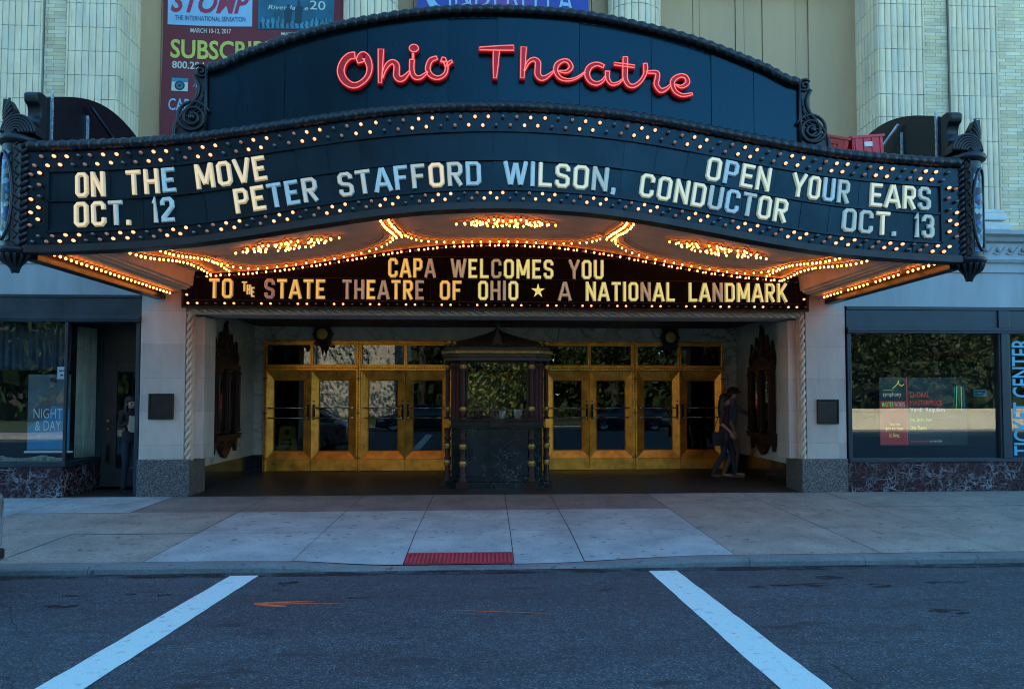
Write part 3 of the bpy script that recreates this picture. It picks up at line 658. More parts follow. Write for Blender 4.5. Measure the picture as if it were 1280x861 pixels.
for i in range(5):
    for k in range(2):
        x0 = DL+pw*i+(.048 if k == 0 else pw/2+.004); x1 = DL+pw*i+(pw/2-.004 if k == 0 else pw-.048)
        if i == 2: continue                                       # hidden behind the ticket booth
        b = MB(); z0, z1 = zb0+.01, zbar-.006; zk = z0+.24
        frustum(b, x0, x1, zk, z1, x0+.155, x1-.155, zk+.17, z1-.20, YB-.03, YB+.025)
        frustum(b, x0+.155, x1-.155, zk+.17, z1-.20, x0+.170, x1-.170, zk+.185, z1-.215, YB+.005, YB+.04)
        b.box(x0, x1, YB-.028, YB+.04, z0, zk-.012); b.box(x0, x0+.012, YB-.026, YB+.05, zk, z1); b.box(x1-.012, x1, YB-.026, YB+.05, zk, z1)
        b.box(x0+.0, x1-.0, YB+.025, YB+.05, zk-.012, zk)
        o = part(b, 'door', 'brass')
        b = MB(); b.box(x0+.15, x1-.15, YB+.030, YB+.036, zk+.17, z1-.20); part(b, 'pane', 'doorglass', o)
        for z in (1.18, 1.385):
            b = MB(); b.tube([(x0+.06, YB-.075, z), (x1-.06, YB-.075, z)], .0115, 8)
            for x in (x0+.07, x1-.07): b.tube([(x, YB-.08, z), (x, YB+.0, z)], .02, 8)
            part(b, 'push_bar', 'rod', o)
        xh = x1-.055 if k == 0 else x0+.055
        b = MB(); b.tube([(xh, YB-.02, 1.17), (xh, YB-.07, 1.19), (xh, YB-.075, 1.30), (xh, YB-.07, 1.41), (xh, YB-.02, 1.43)], .013, 8); b.box(xh-.022, xh+.022, YB-.034, YB-.02, 1.14, 1.46); b.sphere((xh, YB-.04, 1.53), .016, 8, 5)
        part(b, 'handle', 'bronze', o)

# ------------------------------------------------------------------ shop fronts left and right of the porch
def panel_poster(mb, x0, x1, z0, z1, y, m): mb.box(x0, x1, y, y+.012, z0, z1, m)
SR = thing('shop_front', 'dark metal ticket office window front right of the porch on a wine red marble base', 'shop front', (7.6, YF, 0))
X0, X1 = 6.095, 20
b = MB(); b.box(X0, X1, YF-.03, YF+.25, -.06, .50); o = b.build('marble_base', 'redmarble', SR, bevel=.008)
b = MB()
for k in range(8): b.box(X0+1.0*(k+1)-.003, X0+1.0*(k+1)+.003, YF-.0315, YF-.02, -.06, .50)
b.box(X0, 14, YF-.0318, YF-.02, .20, .206); b.build('joint', 'black', o)
b = MB(); b.box(X0+.02, X1, YF+.0, YF+.25, 2.80, 3.158); b.build('fascia_board', 'shopmetal', SR)
b = MB(); b.box(X0+.02, X1, YF-.05, YF+.25, 2.70, 2.80); b.box(X0+.02, X1, YF-.07, YF-.05, 2.735, 2.765); b.box(X0+.02, X1, YF-.025, YF+.01, 3.10, 3.157); b.box(X0+.02, X1, YF-.05, YF+.2, .50, .56)
for x in (X0+.02, 8.80, 11.6, 14.5): b.box(x, x+(.07 if x < 7 else .20), YF-.02, YF+.18, .56, 2.70)
for x in (8.80, 11.6, 14.5): b.box(x+.03, x+.17, YF-.045, YF-.02, .56, 2.70); b.box(x, x+.2, YF-.03, YF-.0, 2.80, 3.10)
b.build('window_frame', 'shopmetal', SR, bevel=.006)
for x0, x1 in ((X0+.09, 8.80), (9.0, 11.6), (11.8, 14.5)):
    b = MB(); b.box(x0, x1, YF+.05, YF+.058, .56, 2.70); b.build('window_pane', 'glass', SR)
b = MB(); b.box(X0+.02, 14.6, YF+2.2, YF+2.3, 0, 3.1); b.box(X0-.0, X0+.05, YF+.26, YF+2.2, 0, 3.1); b.box(X0, 14.6, YF+.26, YF+2.2, 3.05, 3.15); b.box(X0, 14.6, YF+.26, YF+2.2, .3, .5); b.build('interior', 'shopdark', SR)
MT['cyan'] = mat('cyan_vinyl', (.10, .42, .60), .5, 0, .05, 5)
b = MB(); put_text(b, 'TICKET CENTER', 0, 2.02, -.17, .17, 0, 0, .012, fn=lambda u, v: (9.26+v, YF+.046, .60+u) if False else (9.24-v, YF+.046, .60+u))
b.build('lettering', 'cyan', SR, recalc=False)['label'] = 'cyan letters reading TICKET CENTER running up the pane'

SL = thing('shop_front', 'dark metal shop window left of the porch with a recessed doorway', 'shop front', (-7.4, YF, 0))
b = MB(); b.box(-14, -6.78, YF-.03, YF+.2, -.06, .49); b.box(-6.98, -6.78, YF+.2, 14.55, -.06, .49); o = b.build('marble_base', 'redmarble', SL, bevel=.008)
b = MB(); b.box(-14, -5.625, YF+.0, YF+.25, 2.92, 3.258); b.build('fascia_board', 'shopmetal', SL)
b = MB(); b.box(-14, -5.625, YF-.05, YF+.25, 2.82, 2.92); b.box(-14, -5.625, YF-.07, YF-.05, 2.85, 2.89); b.box(-14, -5.625, YF-.025, YF+.01, 3.21, 3.257); b.box(-14, -6.74, YF-.05, YF+.15, .49, .57); b.box(-6.95, -6.74, YF+.15, 14.5, .49, .57)
b.box(-6.80, -6.755, YF-.02, YF+.04, .57, 2.82); b.box(-9.6, -9.5, YF-.02, YF+.06, .57, 2.82); b.box(-6.82, -6.75, 14.44, 14.52, .57, 2.82); b.box(-5.70, -5.64, YF+.02, YF+.2, 0, 2.82)
b.build('window_frame', 'shopmetal', SL, bevel=.005)
b = MB(); b.box(-9.5, -6.80, YF+.004, YF+.012, .57, 2.82); b.build('window_pane', 'glass', SL)
b = MB(); b.box(-6.786, -6.778, YF+.04, 14.44, .57, 2.82); b.build('window_pane', 'glass', SL)
b = MB(); b.box(-11, -6.98, 15.2, 15.3, 0, 3); b.box(-11, -5.4, YF+.26, 15.3, 2.95, 3.05); b.box(-9.6, -6.98, YF+.15, 15.2, .40, .48); b.box(-11, -10.9, YF+.25, 15.2, 0, 3); b.build('interior', 'shopdark', SL)
MT['doordark'] = mat('dark_door_metal', (.035, .030, .030), .45, .2, .2, 5)
b = MB(); YD = 14.46
for x0, x1, z0, z1 in ((-6.76, -6.50, 0.05, 2.22), (-5.98, -5.80, .05, 2.22), (-6.50, -5.98, .05, .36), (-6.50, -5.98, 2.05, 2.22)): b.box(x0, x1, YD, YD+.06, z0, z1)
o = b.build('door', 'doordark', SL, bevel=.006)
b = MB(); b.box(-6.50, -5.98, YD+.025, YD+.032, .36, 2.05); b.build('pane', 'glass', o)
b = MB(); b.sphere((-6.63, YD-.02, 1.19), .035, 10, 6, sc=(1, .6, 1)); b.sphere((-6.63, YD-.02, 1.05), .024, 10, 6, sc=(1, .6, 1)); b.build('lock', 'goldleaf', o)
b = MB(); b.box(-6.655, -6.605, YD-.03, YD, .45, .80); b.tube([(-6.63, YD-.02, .5), (-6.63, YD-.06, .52), (-6.63, YD-.06, .72), (-6.63, YD-.02, .74)], .014, 8); b.build('handle', 'bronze', o)
b = MB(); b.box(-6.98, -5.2, YD+.03, YD+.2, 2.22, 3.0); b.box(-5.80, -5.62, YD, YD+.2, 0, 2.24); b.build('door_frame', 'doordark', SL)
b = MB(); b.box(-7.6, -5.0, 15.6, 15.65, -.5, 2.9); b.build('door_backing', 'shopdark', SL)
b = MB(); b.quad((-6.9, 13.31, .003), (-5.6, 13.31, .003), (-5.6, 14.6, .003), (-6.9, 14.6, .003)); tag(b.build('doorway_floor', 'floor_porch'), kind='structure')

def drape(name, label, mats, x0, x1, y0, y1, z0, z1, amp, n, flare=0., cat='curtain', gather=None):
    b = MB(); Lx, Ly = x1-x0, y1-y0; L = math.hypot(Lx, Ly); nx, ny = -Ly/L, Lx/L
    def fn(u, v):
        z = z0+(z1-z0)*v; f = 1+flare*(1-v)**2
        k = .5+(u-.5)*f; a = amp*(math.sin(2*math.pi*n*u)+.4*math.sin(2*math.pi*n*2.3*u+1+v*.6)) 
        return (x0+Lx*k+nx*a, y0+Ly*k+ny*a, z+(gather(u, v) if gather else 0))
    b.grid(fn, n*12, 8); o = b.build(name, mats, loc=((x0+x1)/2, (y0+y1)/2, z0), recalc=False)
    s_ = o.modifiers.new('thickness', 'SOLIDIFY'); s_.thickness = .006
    return tag(o, label, cat)
MT['sage'] = mat('sage_curtain', (.72, .72, .56), .85, 0, .2, 4, .08)
MT['navycloth'] = mat('navy_valance', (.06, .075, .10), .85, 0, .25, 6)
MT['cream'] = mat('cream_cloth', (.42, .38, .29), .85, 0, .25, 8)
drape('curtain', 'long sage green curtain hanging behind the angled side pane of the left window', 'sage', -6.95, -6.83, 14.0, 14.37, .58, 2.80, .024, 7, .05)
drape('valance', 'dark blue pleated valance along the top of the left shop window', 'navycloth', -9.4, -6.92, 13.72, 13.72, 2.05, 2.84, .028, 20, cat='valance')
drape('window_cloth', 'cream gathered cloth lying along the floor of the left shop window', 'cream', -9.4, -6.92, 13.62, 13.60, .485, .66, .035, 22, cat='cloth', gather=lambda u, v: -.05*v*abs(math.sin(11*u)))

# posters behind the glass
MT['p_blue'] = mat('poster_blue', (.06, .28, .45), .6, 0, .2, 1.5); MT['p_grey'] = mat('poster_grey', (.13, .14, .145), .6, 0, .3, 2.5); MT['p_dark'] = mat('poster_dark', (.012, .022, .028), .5, 0, .3, 3)
MT['p_white'] = mat('poster_white', (.8, .8, .8), .6, 0, .05, 3); MT['p_red'] = mat('poster_red', (.30, .030, .028), .5, 0, .25, 3, emit=(.55, .03, .02), estr=.13); MT['p_green'] = mat('poster_green', (.20, .55, .10), .5, 0, .1, 3, emit=(.25, .8, .08), estr=.24)
MT['p_yellow'] = mat('poster_yellow', (.60, .58, .10), .5, 0, .1, 3, emit=(.75, .75, .12), estr=.28); MT['p_skin'] = mat('poster_skin', (.20, .15, .12), .6, 0, .3, 8); MT['p_redtext'] = mat('poster_red_text', (.50, .07, .06), .5, 0, .1, 3, emit=(.8, .05, .04), estr=.24); MT['p_pale'] = mat('poster_pale_blue', (.16, .36, .50), .6, 0, .1, 3)
PY = 13.70
b = MB(); x0, x1, z0, z1 = -7.58, -6.90, .72, 1.98
panel_poster(b, x0, x1, z0, z1, PY, 1); zq = 1.42
b.xz([(x0+.01, z0+.03), (x1-.01, z0+.03), (x1-.01, zq-.02), (x1-.3, zq+.05), (x0+.35, zq-.12), (x0+.01, zq-.30)], PY-.004, PY-.001, 0)
b.xz([(x0+.16, 1.55), (x0+.30, 1.47), (x0+.55, 1.50), (x1-.02, 1.42), (x1-.02, 1.56), (x0+.56, 1.66), (x0+.50, 1.76), (x0+.40, 1.74), (x0+.30, 1.62)], PY-.006, PY-.004, 2)
b.xz([(x0+.38+.055*math.cos(a), 1.83+.07*math.sin(a)) for a in [i*math.pi/6 for i in range(12)]], PY-.007, PY-.004, 2)
b.xz([(x0+.34, 1.86), (x0+.45, 1.85), (x0+.44, 1.92), (x0+.36, 1.93)], PY-.009, PY-.007, 3)
b.xz([(x0+.10, 1.50), (x0+.30, 1.56), (x0+.34, 1.60), (x0+.28, 1.60)], PY-.008, PY-.006, 2)
b.box(x0-.03, x1+.05, PY-.02, PY+.03, z0-.03, z0, 4)
put_text(b, 'NIGHT', x0+.10, x1-.12, 1.255, 1.415, PY-.010, 4, -.006); put_text(b, '& DAY', x0+.13, x1-.14, 1.055, 1.215, PY-.010, 4, -.006)
small_print(b, x0+.17, x1-.10, .955, .985, PY-.010, 5); small_print(b, x0+.17, x1-.10, .895, .920, PY-.010, 5)
o = b.build('poster', ['p_blue', 'p_grey', 'p_skin', 'p_dark', 'p_white', 'p_pale'], loc=(-7.3, PY, z0), recalc=False)
tag(o, 'blue and grey window poster of a dancer reading NIGHT & DAY', 'poster')
b = MB(); b.box(-7.02, -6.86, 13.50, 13.505, 1.90, 2.10, 0); small_print(b, -6.99, -6.89, 2.02, 2.045, 13.497, 1); small_print(b, -6.97, -6.90, 1.95, 1.975, 13.497, 1)
tag(b.build('paper_notice', ['p_white', 'p_dark'], loc=(-6.94, 13.5, 1.9), recalc=False), 'small white paper notice above the corner of the left window poster', 'notice')
PY = 13.95; b = MB(); x0, x1, z0, z1 = 7.00, 8.62, .75, 1.96; xr = x0+.50
panel_poster(b, x0, x1, z0, z1, PY, 0); b.box(x0+.004, xr, PY-.004, PY-.001, z0+.004, z1-.42, 1); b.box(xr, xr+.012, PY-.005, PY-.001, z0, z1, 2)
b.ribbon(spline([(x0+.24, 1.76), (x0+.32, 1.83), (x0+.36, 1.90), (x0+.35, 1.86), (x0+.40, 1.81), (x0+.46, 1.84)], 5), .008, lambda u, v, d: (u, PY-.006-d, v), [(-1, 0), (1, 0)], mats=(4,))
put_text(b, 'columbus', x0+.06, x0+.26, 1.72, 1.755, PY-.006, 3); put_text(b, 'symphony', x0+.06, x0+.40, 1.60, 1.70, PY-.006, 5, .0)
put_text(b, 'MASTER', x0+.04, x0+.26, 1.43, 1.52, PY-.006, 3, .02); put_text(b, 'WORKS', x0+.27, x0+.46, 1.43, 1.52, PY-.006, 5)
put_text(b, "You've", x0+.16, x0+.36, 1.10, 1.16, PY-.006, 4, .01); put_text(b, 'got to hear', x0+.10, x0+.44, 1.00, 1.08, PY-.006, 4, .01); put_text(b, 'it live.', x0+.17, x0+.36, .89, .97, PY-.006, 4, .01)
put_text(b, 'CHORAL', xr+.06, xr+.42, 1.60, 1.70, PY-.006, 6); put_text(b, 'MASTERPIECE', xr+.06, xr+.66, 1.46, 1.55, PY-.006, 6); put_text(b, 'Verdi: Requiem', xr+.06, xr+.70, 1.32, 1.42, PY-.006, 5, .004)
put_text(b, 'Oct. 28-29 / 8 pm', xr+.06, xr+.46, 1.16, 1.23, PY-.006, 3, .012); put_text(b, 'Ohio Theatre', xr+.06, xr+.36, 1.03, 1.09, PY-.006, 4, .008); put_text(b, 'columbussymphony.com', xr+.06, xr+.40, .80, .835, PY-.006, 6); put_text(b, '614-469-0939', xr+.42, xr+.64, .80, .835, PY-.006, 5)
for k in range(5): b.xz([(x1-.26+.05*k, 1.45-.06*k % .1), (x1-.24+.05*k, 1.45), (x1-.21+.04*k, 1.80+.02*(k % 3)), (x1-.235+.04*k, 1.80)], PY-.005, PY-.002, 3 if k % 2 else 7)
MT['p_glow'] = emis('screen_white', (.75, .8, .75), .27); MT['p_screen'] = mat('screen_dark', (.01, .02, .02), .4, 0, .3, 2, emit=(.02, .05, .06), estr=.15)
tag(b.build('display_screen', ['p_screen', 'p_red', 'p_redtext', 'p_green', 'p_yellow', 'p_glow', 'p_redtext', 'p_pale'], loc=(7.6, PY, z0), recalc=False), 'dark lit concert screen with a red left column behind the ticket office glass', 'screen')
b = MB(); b.box(8.66, 8.90, 13.8, 13.806, 1.62, 1.74, 0); small_print(b, 8.68, 8.87, 1.69, 1.715, 13.797, 1); small_print(b, 8.68, 8.84, 1.645, 1.67, 13.797, 1)
tag(b.build('paper_notice', ['p_pale', 'p_dark'], loc=(8.78, 13.8, 1.62), recalc=False), 'small pale blue notice right of the lit concert screen', 'notice')

# ------------------------------------------------------------------ marquee
YM = 9.4; HW = 5.52
zb_ = hermite([(0, 3.834), (.8, 3.805), (1.5, 3.73), (2.3, 3.60), (3.1, 3.46), (3.8, 3.36), (4.5, 3.30), (5.56, 3.255)])
crown_ = hermite([(0, 6.25), (.78, 6.22), (1.5, 6.11), (2.3, 5.92), (3.1, 5.63), (3.56, 5.44)])
def zb(x): return zb_(abs(x-XC))
def mp(x, v):
    """a point v metres above the lower edge of the sign band, measured square to its curve"""
    s = (zb(x+.02)-zb(x-.02))/.04; L = math.hypot(1, s); k = 1-sstep(4.6, 5.4, abs(x-XC))
    return (x-v*s/L*k, zb(x)+v*(1/L*k+(1-k)))
MQ = thing('theatre_marquee', 'curved dark blue marquee with rows of light bulbs and white letters over the entrance', 'marquee', (XC, 11.3, 3.2))
xa, xb_ = XC-HW, XC+HW
XS = [xa+(xb_-xa)*i/96 for i in range(97)]
def band(mb, v0, v1, y0, y1, m=0, xs=XS):
    rings = []
    for x in xs:
        p, q = mp(x, v0), mp(x, v1); rings.append([(p[0], y0, p[1]), (q[0], y0, q[1]), (q[0], y1, q[1]), (p[0], y1, p[1])])
    for i in range(len(xs)-1):
        for j in range(4): mb.quad(rings[i][j], rings[i+1][j], rings[i+1][(j+1) % 4], rings[i][(j+1) % 4], m)
    mb.add(rings[0], [(0, 1, 2, 3)], m); mb.add(rings[-1], [(3, 2, 1, 0)], m)
b = MB(); band(b, .02, 1.18, YM, YM+.16)
def plates(mb, v0, v1, step, y, tilt, xlo, xhi, m=0):
    n = round((xhi-xlo)/step)
    for i in range(n):
        s0 = xlo+(xhi-xlo)*i/n+.0035; s1 = xlo+(xhi-xlo)*(i+1)/n-.0035; t = random.uniform(-tilt, tilt); u_ = random.uniform(-tilt, tilt)
        k = 4
        for j in range(k):
            a, c = s0+(s1-s0)*j/k, s0+(s1-s0)*(j+1)/k; pa, pb, pc, pd = mp(a, v0), mp(c, v0), mp(c, v1), mp(a, v1)
            f = lambda x: (x-(s0+s1)/2)*t
            mb.quad((pa[0], y+f(a), pa[1]), (pb[0], y+f(c), pb[1]), (pc[0], y+f(c)+u_*(v1-v0), pc[1]), (pd[0], y+f(a)+u_*(v1-v0), pd[1]), m)
plates(b, .075, .215, .60, YM-.006, .006, xa, xb_); plates(b, .925, 1.15, .60, YM-.006, .006, xa, xb_)
lx0, lx1 = xa+.24, xb_-.24
plates(b, .225, .565, .37, YM-.008, .02, lx0, lx1); plates(b, .585, .915, .37, YM-.008, .02, lx0, lx1)
LXS = [lx0+(lx1-lx0)*i/90 for i in range(91)]
SB = b.build('sign_band', 'paint', MQ, recalc=False)
b = MB()
for v in (.218, .575, .92): band(b, v-.010, v+.010, YM-.035, YM-.004, 0, LXS)
for x in (lx0, lx1): p = mp(x, .21); b.box(x-.012, x+.012, YM-.035, YM-.004, p[1], p[1]+.72)
b.build('letter_rail', 'paint', SB, recalc=False)
b = MB(); band(b, -.015, .05, YM-.055, YM+.17); band(b, .05, .072, YM-.03, YM); b.build('bottom_lip', 'black', MQ, recalc=False)
# bead and reel mouldings
def beading(mb, pts, r, pitch=.115):
    ln = [0]
    for i in range(1, len(pts)): ln.append(ln[-1]+(Vector(pts[i])-Vector(pts[i-1])).length)
    n = int(ln[-1]/.0125); pth = []; rs = []; j = 0
    for i in range(n+1):
        t = ln[-1]*i/n
        while j < len(ln)-2 and ln[j+1] < t: j += 1
        f = (t-ln[j])/(ln[j+1]-ln[j]); pth.append(Vector(pts[j]).lerp(Vector(pts[j+1]), f))
        q = (t % pitch)/pitch; rs.append(r*(.74+.34*math.sqrt(max(0, 1-((q-.36)/.36)**2)) if q < .72 else .74+.22*abs(math.sin((q-.72)/.28*2*math.pi))))
    mb.tube(pth, rs, 10)
b = MB(); beading(b, [(mp(x, 1.215)[0], YM-.02, mp(x, 1.215)[1]) for x in XS], .062); band(b, 1.165, 1.185, YM-.04, YM+.12); band(b, 1.25, 1.275, YM-.03, YM+.12)
b.build('bead_moulding', 'iron', MQ, recalc=False)
# crown panel in sheets, each set a hair differently
b = MB(); seams = [-3.30, -2.42, -1.45, -.48, .10, 1.10, 1.98, 2.72, 3.25, 3.80]; YC = YM+.10
for i in range(len(seams)-1):
    t = random.uniform(-.012, .012); u_ = random.uniform(-.006, .012); k = 8; s0, s1 = seams[i]+.003, seams[i+1]-.003
    for j in range(k):
        a, c = s0+(s1-s0)*j/k, s0+(s1-s0)*(j+1)/k; f = lambda x: (x-(s0+s1)/2)*t; za, zc2 = mp(a, 1.2)[1], mp(c, 1.2)[1]; ta, tc = crown_(abs(a-XC)), crown_(abs(c-XC))
        b.quad((a, YC+f(a), za), (c, YC+f(c), zc2), (c, YC+f(c)+u_*(tc-zc2), tc), (a, YC+f(a)+u_*(ta-za), ta), 0)
CX = [-3.30+7.10*i/60 for i in range(61)]
for i in range(60):
    a, c = CX[i], CX[i+1]; b.quad((a, YC+.03, zb(a)+1.1), (c, YC+.03, zb(c)+1.1), (c, YC+.03, crown_(abs(c-XC))), (a, YC+.03, crown_(abs(a-XC))), 0)
    b.quad((a, YC+.18, zb(a)+1.1), (c, YC+.18, zb(c)+1.1), (c, YC+.18, crown_(abs(c-XC))), (a, YC+.18, crown_(abs(a-XC))), 0)
    b.quad((a, YC+.03, crown_(abs(a-XC))), (c, YC+.03, crown_(abs(c-XC))), (c, YC+.18, crown_(abs(c-XC))), (a, YC+.18, crown_(abs(a-XC))), 0)
for x in (-3.30, 3.80): b.quad((x, YC-.012, zb(x)+1.1), (x, YC+.18, zb(x)+1.1), (x, YC+.18, 5.44), (x, YC-.012, 5.44), 0)
CR = b.build('crown_panel', 'paint_blue', MQ, recalc=False)
b = MB(); beading(b, [(x, YC-.03, crown_(abs(x-XC))+.02) for x in CX], .058, .125)
for i in range(60):
    a, c = CX[i], CX[i+1]; q = lambda x, y, d: (x, y, crown_(abs(x-XC))+d)
    b.quad(q(a, YC-.05, .055), q(c, YC-.05, .055), q(c, YC+.2, .075), q(a, YC+.2, .075)); b.quad(q(a, YC-.05, -.055), q(c, YC-.05, -.055), q(c, YC, -.06), q(a, YC, -.06))
b.build('crown_moulding', 'iron', CR, recalc=False)
# scroll brackets at both ends of the crown
def spiral(cx, cz, r0, r1, a0, turns, n=48): return [(cx+(r0+(r1-r0)*i/n)*math.cos(a0+turns*2*math.pi*i/n), cz+(r0+(r1-r0)*i/n)*math.sin(a0+turns*2*math.pi*i/n)) for i in range(n+1)]
for sg, xo in ((-1, -3.30), (1, 3.80)):
    b = MB(); f = lambda u, z: (xo+sg*u, z); zt = zb(xo)+1.27
    body = [(0, zt), (0, 5.46), (.10, 5.50), (.15, 5.40), (.13, 5.30), (.10, 5.22), (.12, 5.10), (.20, 4.96), (.30, 4.84), (.37, 4.70), (.36, 4.60), (.28, 4.52 if zt < 4.6 else 4.56), (.2, zt)]
    b.xz([f(*p) for p in body], YC-.02, YC+.12)
    def rib(pts, r, y=YC-.035): b.tube([(f(u, z)[0], y, z) for u, z in pts], r, 7)
    cz = zt+.21
    rib(spiral(.165, cz, .20, .02, math.pi*.9, -2.6 if sg > 0 else -2.6), .021); rib(spiral(.075, 5.42, .085, .01, math.pi*.2, 1.8), .016)
    rib(spline([(.155, 5.37), (.10, 5.24), (.13, 5.10), (.22, 4.98), (.33, 4.84), (.375, 4.70), (.34, 4.58)], 6), .022); rib([(.015, 5.44), (.015, zt)], .02)
    for k in range(5): rib(spline([(.03+.005*k, 5.30-.08*k), (.06+.02*k, 5.16-.065*k), (.15+.03*k, 5.0-.03*k), (.28-.01*k, 4.86+.005*k)], 5), .012)
    b.sphere((f(.165, 0)[0], YC-.04, cz), .035, 10, 6); b.build('scroll_bracket', 'iron', CR)
# roof slab, side fascias, side crowns
b = MB()
for i in range(96):
    a, c = XS[i], XS[i+1]; b.quad((a, YM+.15, zb(a)+1.06), (c, YM+.15, zb(c)+1.06), (c, YF-.02, zb(c)+1.0), (a, YF-.02, zb(a)+1.0))
b.build('roof', 'black', MQ, recalc=False)
for sg, x in ((-1, xa), (1, xb_)):
    b = MB(); b.box(min(x, x+sg*.10), max(x, x+sg*.10), YM+.17, YF-.03, 3.22, 4.46); b.box(min(x-sg*.04, x+sg*.12), max(x-sg*.04, x+sg*.12), YM+.17, YF-.03, 3.19, 3.26); b.build('side_fascia', 'paint', MQ)
    b = MB(); xi = x+sg*.02; ar = [(9.72, 4.44), (9.72, 5.16)]+[(9.72+(13.2-9.72)*i/20, 5.16+.46*math.sin(math.pi*i/20)) for i in range(1, 20)]+[(13.2, 5.16), (13.2, 4.44)]
    b.yz(ar, xi, xi+sg*.08); o = b.build('side_crown', 'paint', MQ)
    for y in (9.86, 10.72):
        b = MB(); b.box(xi-sg*.03, xi-sg*.001, y, y+.012, 4.45, 5.3)
        for k in range(22): b.box(min(xi-sg*.034, xi-sg*.03), max(xi-sg*.034, xi-sg*.03), y-.020, y+.014, 4.46+.037*k, 4.46+.037*k+random.uniform(.018, .035))
        b.build('angle_strip', 'strip', o)
    b = MB(); b.tube([(xi-sg*.05, 10.75, 5.42), (xi-sg*.25, 12.0, 4.7)], .022, 6); b.build('brace', 'strip' if sg > 0 else 'paint', o)
    b = MB(); pr = [(9.66, 4.40), (9.66, 4.62), (9.58, 4.74), (9.55, 4.82), (9.60, 4.91), (9.58, 5.00), (9.52, 5.04), (9.51, 5.13), (9.60, 5.18), (9.72, 5.17), (9.74, 4.40)]
    pr = [tuple(q) for q in spline(pr[1:-1], 4)]+[(9.74, 4.40), (9.66, 4.40)]; b.yz(pr, min(x-sg*.02, x+sg*.14), max(x-sg*.02, x+sg*.14)); b.build('end_scroll', 'iron', o, bevel=.02)

# letters on the band
SL_F = {'L': (1, 0), 'D': (2, 1), 'B': (2, 2)}
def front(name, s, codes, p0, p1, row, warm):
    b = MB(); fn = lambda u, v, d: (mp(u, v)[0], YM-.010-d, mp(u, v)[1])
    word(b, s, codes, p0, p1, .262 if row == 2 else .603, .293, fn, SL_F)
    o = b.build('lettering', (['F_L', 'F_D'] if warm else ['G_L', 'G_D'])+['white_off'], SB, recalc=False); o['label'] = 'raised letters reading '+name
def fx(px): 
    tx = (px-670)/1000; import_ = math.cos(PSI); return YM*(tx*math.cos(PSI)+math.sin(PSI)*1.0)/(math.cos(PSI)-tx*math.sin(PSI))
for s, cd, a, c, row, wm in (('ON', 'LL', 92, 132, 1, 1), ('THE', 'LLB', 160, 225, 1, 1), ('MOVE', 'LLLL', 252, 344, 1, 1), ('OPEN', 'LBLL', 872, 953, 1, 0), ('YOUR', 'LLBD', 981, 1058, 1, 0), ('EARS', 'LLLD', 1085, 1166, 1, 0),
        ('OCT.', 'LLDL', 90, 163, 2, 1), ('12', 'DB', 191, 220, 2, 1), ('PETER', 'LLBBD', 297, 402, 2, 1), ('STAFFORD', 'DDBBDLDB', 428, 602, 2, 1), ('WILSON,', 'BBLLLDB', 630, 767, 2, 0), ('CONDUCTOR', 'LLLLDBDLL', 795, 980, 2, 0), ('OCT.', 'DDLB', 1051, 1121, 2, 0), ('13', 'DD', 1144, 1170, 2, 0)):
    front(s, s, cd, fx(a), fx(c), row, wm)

# bulbs of the band: a running chase pattern, the lit ones as parts of their own
def bulb_mesh(name, mt):
    b = MB(); b.lathe([(.0, -.062), (.012, -.058), (.017, -.046), (.0195, -.032), (.016, -.014), (.012, 0)], n=10); me_o = b.build(name, mt); me = me_o.data
    for v in me.vertices: v.co = (v.co.x, v.co.z, -v.co.y)
    bpy.data.objects.remove(me_o); return me
ME_ON = bulb_mesh('bulb', 'bulb_on')
spots = []
n = round((xb_-xa-.12)/.151)
for i in range(n):
    x = xa+.09+.151*i
    for v, ph, dx in ((.108, 0, 0), (.172, 0, .07), (.985, 1, 0), (1.085, 1, .07)):
        xx = x+dx*(1 if v < .5 else 1)
        if xx < xb_-.05: spots.append((xx, v, (i+ph) % 4))
for x, sg in ((xa+.06, 1), (xb_-.06, -1)):
    for k in range(5):
        spots.append((x, .30+.145*k, (k+1) % 4)); spots.append((x+sg*.09, .36+.135*k, (k+2) % 4))
off = MB(); half = MB(); sk = MB(); on_n = 0; rest = MB()
def bulb_into(mb, x, z, y=YM-.012, s=1):
    me = ME_ON; mb.add([(x+v.co.x*s, y+v.co.y*s, z+v.co.z*s) for v in me.vertices], [list(p.vertices) for p in me.polygons], 0, True)
for x, v, c in spots:
    px_, pz = mp(x, v); px_ += random.uniform(-.006, .006); pz += random.uniform(-.004, .004)
    sk.tube([(px_, YM-.004, pz), (px_, YM-.024, pz)], .021, 8)
    if c in (2, 3):
        if on_n < 100:
            o = bpy.data.objects.new('bulb', ME_ON); COL.objects.link(o); o.parent = SB; o.location = Vector((px_, YM-.012, pz))-ORG[SB.name]; ORG[o.name] = ORG[SB.name]; on_n += 1
        else: bulb_into(rest, px_, pz)
    elif c == 1: bulb_into(half, px_, pz)
    else: bulb_into(off, px_, pz)
tag(sk.build('lamp_sockets', 'socket', SB), kind='stuff'); tag(off.build('unlit_bulbs', 'bulb_off', SB), kind='stuff'); tag(half.build('fading_bulbs', 'bulb_half', SB), kind='stuff')
if rest.v: tag(rest.build('lit_bulbs', 'bulb_on', SB), kind='stuff')

